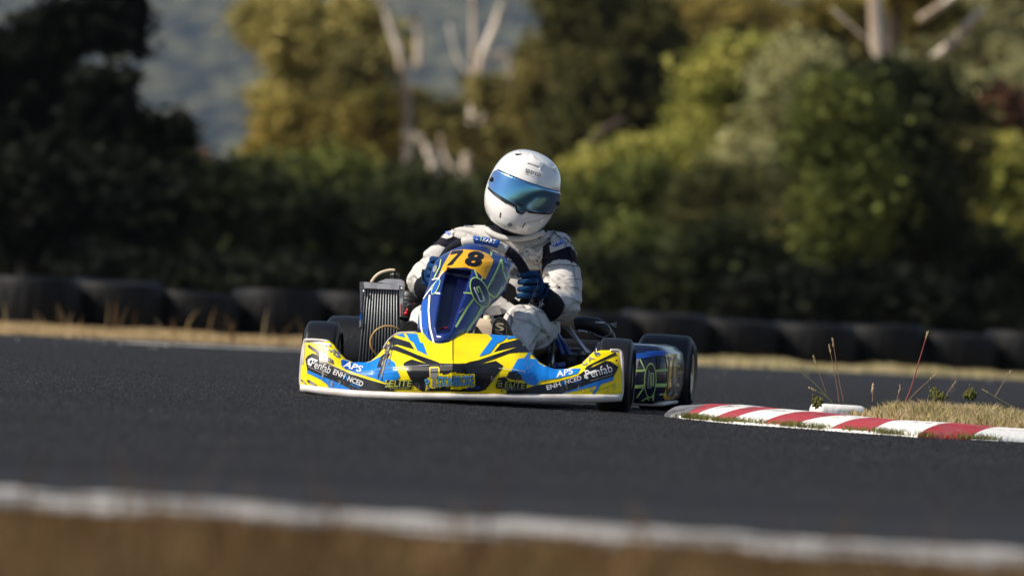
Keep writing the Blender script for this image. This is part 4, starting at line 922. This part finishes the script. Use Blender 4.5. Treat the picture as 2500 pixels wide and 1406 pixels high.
# radiator
RV=.50
def rk(x,y,v=RV): p=c6((x,y))[0]; return K(p[0],p[1],v)
def slab(m,pts,v0,v1,mi=0):
    a=[rk(x,y,v0) for x,y in pts]; b=[p+Vector((0,v1-v0,0)) for p in a]; k=len(pts)
    m.add(a+b,[tuple(range(k)),tuple(range(2*k-1,k-1,-1))]+[(i,(i+1)%k,k+(i+1)%k,k+i) for i in range(k)],mi)
m=MB(); slab(m,[(410,372),(890,390),(905,420),(880,1420),(320,1420),(385,420)],RV,RV+.03); rad=m.build('radiator',M['core'],kart,smooth=False)
for i in range(13):
    q=i/12; m=MB(); a=rk(425+q*445,380+q*10,RV-.002); b=rk(335+q*540,1420,RV-.002); m.tube([a,b],.0023,6); m.build('radiator_tube',M['fin'],rad)
m=MB(); slab(m,[(395,282),(905,322),(905,395),(410,372)],RV-.012,RV+.035); slab(m,[(590,285),(720,238),(905,245),(950,270),(965,330),(950,420),(910,420),(905,322)],RV-.004,RV+.04)
slab(m,[(905,300),(955,300),(965,400),(940,760),(915,780),(905,420)],RV,RV+.035)
m.build('end_tank',M['alu'],rad,smooth=False)
m=MB(); slab(m,[(340,278),(395,282),(410,375),(385,430),(365,720),(350,700)],RV-.01,RV-.006); m.build('clear_shield',M['clear'],rad,smooth=False)
m=MB(); m.tube([rk(838,240,RV+.015),rk(838,150,RV+.015)],.0115,16); m.tube([rk(800,240,RV+.012),rk(800,155,RV+.012)],.006,10); m.tube([rk(880,245,RV+.012),rk(882,150,RV+.012)],.006,10); m.build('filler_cap',M['black'],rad)
for bx_,by_ in ((405,420),(950,380)):
    m=MB(); m.sphere(rk(bx_,by_,RV-.01),.006); m.build('bolt',M['steel'],rad)
m=MB(); m.tube(curve([rk(845,115,RV+.01),rk(760,115,RV+.01),rk(640,150,RV+.01),rk(560,210,RV+.01),rk(505,285,RV+.01)],24),.0048,8); m.build('overflow_hose',M['tan'],rad)
m=MB(); m.tube(curve([rk(905,960,RV-.02),rk(800,920,RV-.03),rk(690,918,RV-.035),rk(570,980,RV-.04),rk(500,1100,RV-.04),rk(510,1220,RV-.04),rk(600,1340,RV-.03),rk(680,1420,RV-.02)],36),.0036,8); m.build('fuel_hose',M['hose'],rad)
m=MB(); slab(m,[(335,830),(365,825),(362,920),(335,930)],RV-.01,RV+.0); slab(m,[(335,760),(370,715),(368,825),(345,820)],RV-.008,RV,1); m.build('bracket',[M['steel'],M['vdblue']],rad,smooth=False)
for bx_ in (350,860):
    m=MB(); m.tube([rk(bx_,1420,RV+.01),rk(bx_,1600,RV+.01)],.01,8); m.build('mount',M['tubeblue'],rad)
# engine on the far side of the radiator
m=MB(); m.box((-.33,.86,.20),(.17,.17,.17),bev=.02); m.lathe([(0,.06),(.09,.06),(.10,.05),(.10,.001)],(-.33,.82,.285),'Z',24)
for k in range(6): m.lathe([(0,.07),(.004,.07)],(-.33,.82,.29+.014*k),'Z',24)
eng=m.build('engine',M['dark'],kart)
m=MB(); m.box(rk(1110,680,.66),(.045,.05,.045),bev=.006); m.build('ignition_coil',M['black'],eng)
m=MB(); m.tube([rk(1045,630,.65),rk(1030,680,.64),rk(1012,740,.64)],.006,8); m.sphere(rk(1012,735,.64),.009); m.sphere(rk(1045,640,.65),.007); m.tube([rk(1105,600,.65),rk(1180,615,.65)],.004,8); m.build('spark_lead',M['red'],eng)
m=MB(); slab(m,[(925,590),(940,600),(940,740),(925,760)],RV-.004,RV+.0); m.build('red_clip',M['red'],rad,smooth=False)
# exhaust and silencer on the far side
def e5(x,y,v): p=c5((x,y))[0]; return K(p[0],p[1],v)
m=MB(); m.tube(curve([e5(20,260,.98),e5(100,250,.98),e5(210,262,.98),e5(300,290,.99),e5(370,350,1.0),e5(420,440,1.02),e5(430,560,1.04)],30),[.027]*12+[.030]*18,16)
ex=m.build('exhaust',M['dark'],kart)
m=MB(); m.box(e5(320,240,.93),(.032,.014,.008),bev=.002); m.tube([e5(270,236,.93),e5(370,245,.93)],.0035,8); m.build('clamp',M['steel'],ex)
m=MB(); sp=[e5(60+110*i/80,338+18*i/80,.93)+Vector((0,.004*math.cos(i*1.25),.005*math.sin(i*1.25))) for i in range(81)]
m.tube([e5(10,335,.93),e5(35,350,.93),e5(60,338,.93)]+sp+[e5(180,362,.93),e5(205,368,.93),e5(215,350,.93)],.0013,5); m.build('spring',M['steel'],ex)
m=MB(); m.tube(curve([e5(375,245,.93),e5(430,275,.92),e5(460,330,.92),e5(440,385,.92),e5(370,415,.92),e5(290,395,.92),e5(245,368,.92)],30),.0012,5)
for q in range(5): m.tube([e5(375,245,.93),e5(450,255,.93),e5(530,235+16*q,.93)],.0008,4)
m.build('lock_wire',M['steel'],ex)
m=MB(); m.box(K(1400,880,.70),(.12,.16,.09),bev=.02); m.tube([K(1375,885,.58),K(1410,880,.58)],.028,14); m.sphere(K(1425,878,.58),.028); m.build('air_box',M['black'],kart)
m=MB(); m.sphere(K(1425,862,.56),.010); m.tube([K(1418,864,.55),K(1432,866,.55)],.006,8); m.build('bolt',M['rim'],kart)
m=MB(); m.tube([K(1352,895,.35),K(1380,892,.35)],.013,12); m.build('bracket',M['tubeblue'],kart)
m=MB(); m.box((.0,1.14,.16),(.95,.05,.16),bev=.02); m.build('rear_guard',M['black'],kart)
# ------------------------------------------------------------------ THE DRIVER
drv=empty('person',KO,YAW,label='driver in dirty white race suit, white helmet and blue gloves steering the kart',cat='person')
J=dict(pel=K(1265,810,.78),sp=K(1262,735,.85),ch=K(1258,655,.85),uc=K(1255,602,.83),nk=K(1262,566,.80),hd=K(1275,510,.79),
  sl=K(1118,603,.81),sl2=K(1076,632,.76),el=K(1030,688,.60),wl=K(1046,700,.45),sr=K(1352,612,.81),sr2=K(1372,670,.74),er=K(1378,750,.60),wr=K(1334,738,.47),
  hl=K(1185,815,.74),kl=K(1046,778,.27),al=K(1020,845,.02),hr=K(1320,815,.74),kr=K(1270,792,.27),ar=K(1262,868,.03))
R_=dict(pel=.14,sp=.155,ch=(.17,.125),uc=(.12,.09),nk=.06,hd=.055,sl=.085,sl2=.068,el=.066,wl=.047,sr=.085,sr2=.073,er=.070,wr=.050,hl=.095,kl=.074,al=.05,hr=.095,kr=.080,ar=.052)
ch=lambda *k:[(q,J[q],R_[q]) for q in k]
def seg_t(p,a,b): d=b-a; t=(p-a).dot(d)/d.dot(d); return t,(p-(a+d*min(1,max(0,t)))).length
def pickb(c,n):
    for s,e in (('sl','el'),('sr','er')):
        t,dist=seg_t(c,J[s],J[e])
        lo,hi=(.14,.36) if s=='sl' else (.10,.37)
        if lo<t<hi and dist<.11 and (c.x<J['sl'].x+.03 if s=='sl' else c.x>J['sr'].x-.03): return 1
    if (c-J['nk']).length<.115 and c.z>J['nk'].z-.02: return 2
    return 0
body=skin('body',[ch('pel','sp','ch','uc','nk','hd'),ch('uc','sl','sl2','el','wl'),ch('uc','sr','sr2','er','wr'),ch('pel','hl','kl','al'),ch('pel','hr','kr','ar')],[M['suit'],M['suitnavy'],M['gblack']],drv,sub=5,pick=pickb,wrinkle=.0095)
bvb=tree_of([v.co for v in body.data.vertices],[tuple(p.vertices) for p in body.data.polygons])
# collar, epaulettes, pocket
m=MB(); m.tube(curve([K(1188,560,.735),K(1205,572,.70),K(1240,583,.685),K(1290,580,.69),K(1328,568,.72)],24),.011,8); m.build('collar',M['suit'],drv)
P_=Decal(bvb,[M['suit'],M['vdblue'],M['vwhite'],M['dark'],M['suitnavy']],off=.004,step=.0012,g=5)
P_.poly(c1((1780,1230),(1880,1150),(1990,1180),(2040,1230),(1960,1250),(1850,1290),(1790,1310)),M['suit'],1)
P_.poly(c1((1785,1225),(1900,1160),(1970,1185),(1840,1250)),M['vdblue'],2); P_.text('sparco',c1((1805,1232))[0],c1((1950,1190))[0],7,M['vwhite'],layer=3)
P_.build('shoulder_patch',body); P_.mb=MB()
P_.poly(c1((520,1125),(610,1075),(720,1075),(700,1140),(640,1160)),M['suit'],1)
P_.poly(c1((615,1080),(705,1085),(690,1125),(625,1105)),M['vwhite'],2); P_.text('co',c1((625,1105))[0],c1((685,1120))[0],6,M['vdblue'],layer=3,off=.03)
P_.build('shoulder_patch',body); P_.mb=MB()
for p,w in ((((1780,1150),(1770,1260),(1745,1380)),1.2),(((1820,1070),(1860,1130),(1960,1160),(2040,1240),(2065,1340)),1.6),(((720,1060),(760,1010),(930,1020)),1.5)): P_.stroke(c1(*p),w*1.35,M['dark'],2); P_.build('seam_crease',body)['kind']='stuff'; P_.mb=MB()
for p,w in ((((1720,660),(1900,640),(2080,660)),1),(((1500,790),(1600,900),(1690,1100)),1),(((1560,1290),(1650,1150),(1690,1090)),1.1),(((1400,1000),(1560,1050),(1690,1120)),.9),(((1800,770),(1960,760),(2100,800)),.8),(((1760,420),(1870,400),(2090,420)),1.2),(((1850,620),(1990,560),(2120,560)),.7),(((1290,900),(1330,960),(1390,1060)),.8),(((1390,240),(1430,330),(1560,560)),.8),(((230,430),(330,340),(440,290)),.9),(((215,560),(290,520),(330,560)),.8),(((260,700),(300,640),(320,600)),.7),(((1600,900),(1750,940),(2100,900)),.7)): P_.stroke(c2(*p),w*1.35,M['dark'],2); P_.build('seam_crease',body)['kind']='stuff'; P_.mb=MB()  # partly cloth creases, their shade drawn as dark strokes
def grime_alpha():
    n=M['grime'].node_tree; b=n.nodes['Principled BSDF']; tc=n.nodes.new('ShaderNodeTexCoord'); t=n.nodes.new('ShaderNodeTexNoise'); t.inputs['Scale'].default_value=24; t.inputs['Detail'].default_value=9; t.inputs['Roughness'].default_value=.7
    r=n.nodes.new('ShaderNodeValToRGB'); r.color_ramp.elements[0].position=.50; r.color_ramp.elements[1].position=.66; r.color_ramp.elements[1].color=(.5,.5,.5,1)
    n.links.new(tc.outputs['Object'],t.inputs[0]); n.links.new(t.outputs[0],r.inputs[0]); n.links.new(r.outputs[0],b.inputs['Alpha'])
grime_alpha()
PG=Decal(bvb,[M['grime']],off=.0045,step=.0012,g=5)
for x,y,rx,ry,ro in ((1345,668,38,15,.1),(1385,700,30,26,.5),(1368,760,34,30,.2),(1238,765,34,18,-.3),(1285,820,30,40,.3),(1300,870,22,30,.2),(1290,620,40,26,.4),(1012,690,14,30,.2)): PG.ellipse((x,y),rx,ry,ro,M['grime'],1)
PG.build('grime_smudge',body)['kind']='stuff'
# crumpled chest pocket
pc=[]
for i in range(9):
    col=[]
    for j in range(7):
        x=1500+200*i/8+RNG.normal(0,8); y=1265+130*j/6+RNG.normal(0,8)-30*math.sin(i*.9)
        p=c1((x,y))[0]; h=bvb.ray_cast(CL,ray(*p)); v=(h[0].y if h[0] else .7)
        col.append(K(p[0],p[1],v-.012-.016*abs(math.sin(i*1.3+j*.9))))
    pc.append(col)
v,f=grid_surface(pc); pk=obj('pocket_flap',v,f,M['suit'],body); sd=pk.modifiers.new('t','SOLIDIFY'); sd.thickness=.004
# boots
def boot(ax,toe,heel,ank,flip):
    a,t,h=K(*ank),K(*toe),K(*heel); mid=(t+h)/2+Vector((0,.02,0))
    b=skin('boot',[[('a',a,.052),('h',h+Vector((0,.03,.01)),.040),('m',mid+Vector((0,.012,0)),(.040,.036)),('t',t+Vector((0,.02,-.02)),(.033,.026))]],[M['gblack']],drv,sub=2)
    up=(t-h).normalized(); sd_=Vector((1,0,0)); nrm=up.cross(sd_).normalized()
    if nrm.y>0: nrm=-nrm
    n_=26; L_=(t-h).length; ring=[]
    for k in range(n_):
        q=2*math.pi*k/n_; s=math.sin(q); w=.038*(1+.12*s) 
        ring.append((h+t)/2+up*(s*L_*.56)+sd_*(math.cos(q)*w))
    o=[r+nrm*.012 for r in ring]; o2=[r-nrm*.010 for r in ring]
    s=obj('sole',o+o2,[tuple(range(n_)),tuple(range(2*n_-1,n_-1,-1))]+[(i,(i+1)%n_,n_+(i+1)%n_,n_+i) for i in range(n_)],M['sole'],b,smooth=False)
    sb=tree_of(o,[tuple(range(n_))]); return b,sb
M['sole']=mat('boot_sole',(.020,.017,.016),.6,c2=(.035,.030,.027),scale=30,bump=.3,bscale=90)
b1,sb1=boot(0,(1222,782,-.085),(1238,905,-.055),(1260,872,.03),1)
Ds=Decal(sb1,[M['cream'],M['vgrey']],off=.001); Ds.text('S',c2((1170,1120))[0],c2((1275,1120))[0],19,M['cream'],layer=1,off=.03); Ds.stroke(c2((1180,1135),(1255,1155)),2.5,M['cream'],1)
Ds.stroke(c2((1130,1180),(1140,1120),(1210,1010),(1300,1080),(1305,1160)),.8,M['vgrey'],1); Ds.build('sole_print',b1)
b2,sb2=boot(0,(1004,790,-.085),(1012,900,-.055),(1022,850,.02),1)
# gloves
def pickg(c,n): return 0 if (n.y<.25 and n.z>-.75) else 1
gR=skin('glove',[[('w',K(1332,740,.47),(.034,.032)),('p',K(1318,717,.435),(.038,.030)),('h',K(1308,697,.40),(.040,.026))]]+
  [[('h',K(1308,697,.40),.03),('r%d'%k,K(1307+dx,y-2,.385),.0135),('k%d'%k,K(1299+dx,y,.342),.0128),('m%d'%k,K(1278+dx,y+1,.328),.0118),('t%d'%k,K(1262+dx,y+3,.352),.0105)] for k,(y,dx) in enumerate(((669,0),(686.5,3),(704,2),(720,-1)))]+
  [[('p',K(1320,718,.435),.03),('u1',K(1304,680,.435),.016),('u2',K(1283,662,.425),.0135),('u3',K(1262,654,.395),.0115)]],[M['gblue'],M['gblack']],drv,sub=2,pick=pickg)
gL=skin('glove',[[('w',K(1050,702,.475),(.034,.032)),('p',K(1054,688,.44),(.040,.030)),('h',K(1058,666,.405),(.038,.026))]]+
  [[('h',K(1058,666,.405),.03),('r%d'%k,K(1053+dx,y-2,.39),.0135),('k%d'%k,K(1048+dx,y,.345),.0128),('m%d'%k,K(1068+dx,y+1,.33),.0118),('t%d'%k,K(1086+dx,y+3,.352),.0105)] for k,(y,dx) in enumerate(((634,6),(651,2),(668,-1),(685,-2)))]+
  [[('p',K(1054,688,.44),.03),('u1',K(1062,655,.44),.016),('u2',K(1080,632,.43),.0135),('u3',K(1096,622,.40),.0115)]],[M['gblue'],M['gblack']],drv,sub=2,pick=pickg)
def cuff(p,par):
    m=MB(); m.tube(curve(p,12),[.044,.046,.048,.049,.050,.051,.052,.053,.054,.055,.056,.056],18); return m.build('cuff',M['gblack'],par)
cR=cuff([K(1316,722,.44),K(1330,738,.465),K(1346,754,.50)],gR); cL=cuff([K(1052,690,.44),K(1050,700,.46),K(1048,704,.48)],gL)
allR=[v.co for v in cR.data.vertices]; Dc=Decal(tree_of(allR,[tuple(p.vertices) for p in cR.data.polygons]),[M['vwhite']],off=.002)
Dc.text('sparco',c2((1690,860))[0],c2((1745,660))[0],8,M['vwhite'],layer=1); Dc.build('lettering',gR)
Dg=Decal(tree_of([v.co for v in gR.data.vertices],[tuple(p.vertices) for p in gR.data.polygons]),[M['vwhite'],M['vgrey']],off=.002)
Dg.stroke(c2((1640,560),(1640,640),(1600,740),(1585,735),(1610,660)),1.1,M['vgrey'],1); Dg.build('piping',gR); Dg.mb=MB(); Dg.text('S',c2((1425,515))[0],c2((1455,515))[0],6,M['vgrey'],layer=1); Dg.build('glove_print',gR)
# helmet
HC=K(1277,467,.72); HM=Matrix.Translation(HC)@Matrix.Scale(.965,4)@Matrix.Rotation(math.radians(18.5),4,'Y')@Matrix.Rotation(math.radians(7),4,'X')@Matrix.Rotation(math.radians(13),4,'Z')
HP=[(.153,.0,.0,.0),(.150,.030,.035,.035),(.142,.060,.066,.070),(.128,.085,.095,.098),(.105,.107,.119,.125),(.075,.122,.137,.144),(.04,.131,.149,.154),(0,.135,.156,.156),(-.04,.134,.159,.150),(-.075,.129,.159,.138),(-.105,.119,.154,.122),(-.13,.105,.144,.105),(-.148,.088,.128,.088),(-.158,.070,.108,.07)]
def hpoint(z,az,off=0):
    """az from straight ahead (towards -y)"""
    zs=[p[0] for p in HP][::-1]; g=lambda k:float(np.interp(z,zs,[p[k] for p in HP][::-1]))
    rx,rf,rb=g(1),g(2),g(3); c=math.cos(az); ry=rf if c>0 else rb
    p=Vector((rx*math.sin(az),-ry*c,z)); n=Vector((math.sin(az)/max(rx,.03),-c/max(ry,.03),z*.55/.15/.15)).normalized()
    # chin comes to a soft point
    if z<-.03 and c>.3: p.y-= .010*min(1,(-.03-z)/.06)*(c-.3)
    return p+n*off
cols=[]
hz=list(np.interp(np.linspace(0,13,66),range(14),[p[0] for p in HP]))
# smooth profile
def smoothprof():
    global HP
    k=np.linspace(0,13,66); out=[]
    C=curve([Vector((p[0],p[1],p[2])) for p in HP],66); C2=curve([Vector((p[0],p[3],0)) for p in HP],66)
    HP=[(a.x,max(0,a.y),max(0,a.z),max(0,b.y)) for a,b in zip(C,C2)]
smoothprof(); HP=[(z if z>0 else z*.90,a,b,c) for z,a,b,c in HP]; HP.sort(key=lambda p:-p[0])
for p in HP: cols.append([HM@hpoint(p[0],az) for az in np.linspace(-math.pi,math.pi,97)])
hv2,hf2=grid_surface(cols)
helm=obj('helmet',hv2,hf2,M['shell'],drv)
hb=tree_of(hv2,hf2)
m=MB(); edge=[HM@hpoint(-.1415,az,-.004) for az in np.linspace(-math.pi,math.pi,60)]; m.tube(edge,.006,8,caps=False)
bot=[HM@(hpoint(-.1415,az,-.01)) for az in np.linspace(-math.pi,math.pi,40,endpoint=False)]; m.add(bot,[tuple(range(40))]); m.build('neck_trim',M['gblack'],helm)
def vb(az):  # lower visor edge with the chin notch
    a=abs(az); return -.050+ .014*(a/1.25)**2 - (.017*min(1,max(0,1-a/.15)*1.8) if a<.15 else 0)
VUP=.016
def vt(az): a=abs(az); return .043-.008*(a/1.25)**2
cols=[]
for az in np.linspace(-1.30,1.30,74):
    lo,hi=vb(az)+VUP,vt(az)+VUP; e=abs(az)
    if e>1.10: k=(e-1.10)/.20; mid=(lo+hi)/2; sc=math.sqrt(max(0,1-k*k*.75)); lo=mid+(lo-mid)*sc; hi=mid+(hi-mid)*sc
    cols.append([HM@hpoint(lo+(hi-lo)*t,az,.0055) for t in np.linspace(0,1,16)])
vv2,vf2=grid_surface(cols); vis=obj('visor',vv2,vf2,M['visor'],helm); sd=vis.modifiers.new('t','SOLIDIFY'); sd.thickness=.003; sd.offset=0
visb=tree_of(vv2,vf2)
m=MB(); m.tube([HM@hpoint(vb(az)+VUP-.003,az,.004) for az in np.linspace(-1.22,1.22,90)],.0038,8); m.tube([HM@hpoint(vt(az)+VUP+.001,az,.004) for az in np.linspace(-1.15,1.15,70)],.0018,6); m.build('visor_gasket',M['black'],helm)
for s in (-1,1):
    m=MB(); c=HM@hpoint((vb(1.16)+vt(1.16))/2+VUP-.004,s*1.16,.008); m.sphere(c,(.009,.009,.009)); m.build('visor_pivot',M['black'],helm)
Dv=Decal(visb,[M['vgrey'],M['black'],M['scoop']],off=.0025)
Dv.poly(c1((1400,745),(1475,770),(1465,785),(1430,778),(1395,755)),M['black'],1); Dv.poly(c1((1490,445),(1525,455),(1520,475),(1485,465)),M['vdblue'] if False else M['vgrey'],1)
Dv.build('visor_tab',vis)
Dh=Decal(hb,[M['black'],M['vgrey'],M['shell']],off=.0012)
Dh.text('sparco',c1((1502,408))[0],c1((1668,466))[0],8.5,M['black'],layer=1,off=.0); Dh.stroke(c1((1500,428),(1658,486)),.7,M['black'],2); Dh.build('lettering',helm); Dh.mb=MB()
for p in (((1395,215),(1445,205),(1462,220),(1405,230)),((1205,680),(1295,740),(1300,765),(1235,720)),((1530,862),(1545,845),(1640,855),(1630,872)),((1805,365),(1830,375),(1842,412),(1828,405))): Dh.poly(c1(*p),M['black'],1); Dh.build('vent_slot',helm); Dh.mb=MB()
for p,w in ((((1237,858),(1228,908)),2),(((1508,972),(1475,1020)),2.2),(((1440,175),(1460,215)),1.5),(((1520,965),(1650,945),(1760,890)),.6)): Dh.stroke(c1(*p),w,M['black'],1); Dh.build('vent_slot',helm); Dh.mb=MB()
Dh.ellipse(c1((1340,992))[0],6,5,0,M['vgrey'],1)
Dh.build('chin_badge',helm)
def raised(pts, name, hgt=.007):
    bm_=bmesh.new(); P=[]
    for x,y in pts:
        h=hb.ray_cast(CL,ray(x,y))
        if h[0] is None: continue
        P.append((h[0],h[1] if h[1].dot(ray(x,y))<0 else -h[1]))
    c=sum((p for p,_ in P),Vector())/len(P); k=len(P)
    def up(p,h):
        q,n,_,_=hb.find_nearest(p); n=n if (q-HC).dot(n)>0 else -n; return q+n*h
    A=[up(p,-.001) for p,n in P]; B=[up(p.lerp(c,.13),hgt) for p,n in P]; M_=[up(p.lerp(c,.55),hgt*1.1) for p,n in P]; cc=up(c,hgt*1.1)
    return obj(name,A+B+M_+[cc],[(o+i,o+(i+1)%k,o+k+(i+1)%k,o+k+i) for o in (0,k) for i in range(k)]+[(2*k+i,2*k+(i+1)%k,3*k) for i in range(k)],M['shell'],helm,smooth=False)
raised(c1((1520,318),(1560,210),(1650,165),(1780,215),(1720,320),(1672,390),(1660,360),(1600,340)),'forehead_vent',.0055)
raised(c1((1385,215),(1435,170),(1470,215)),'small_vent',.004); raised(c1((1795,372),(1835,340),(1850,400),(1840,425)),'small_vent',.004)
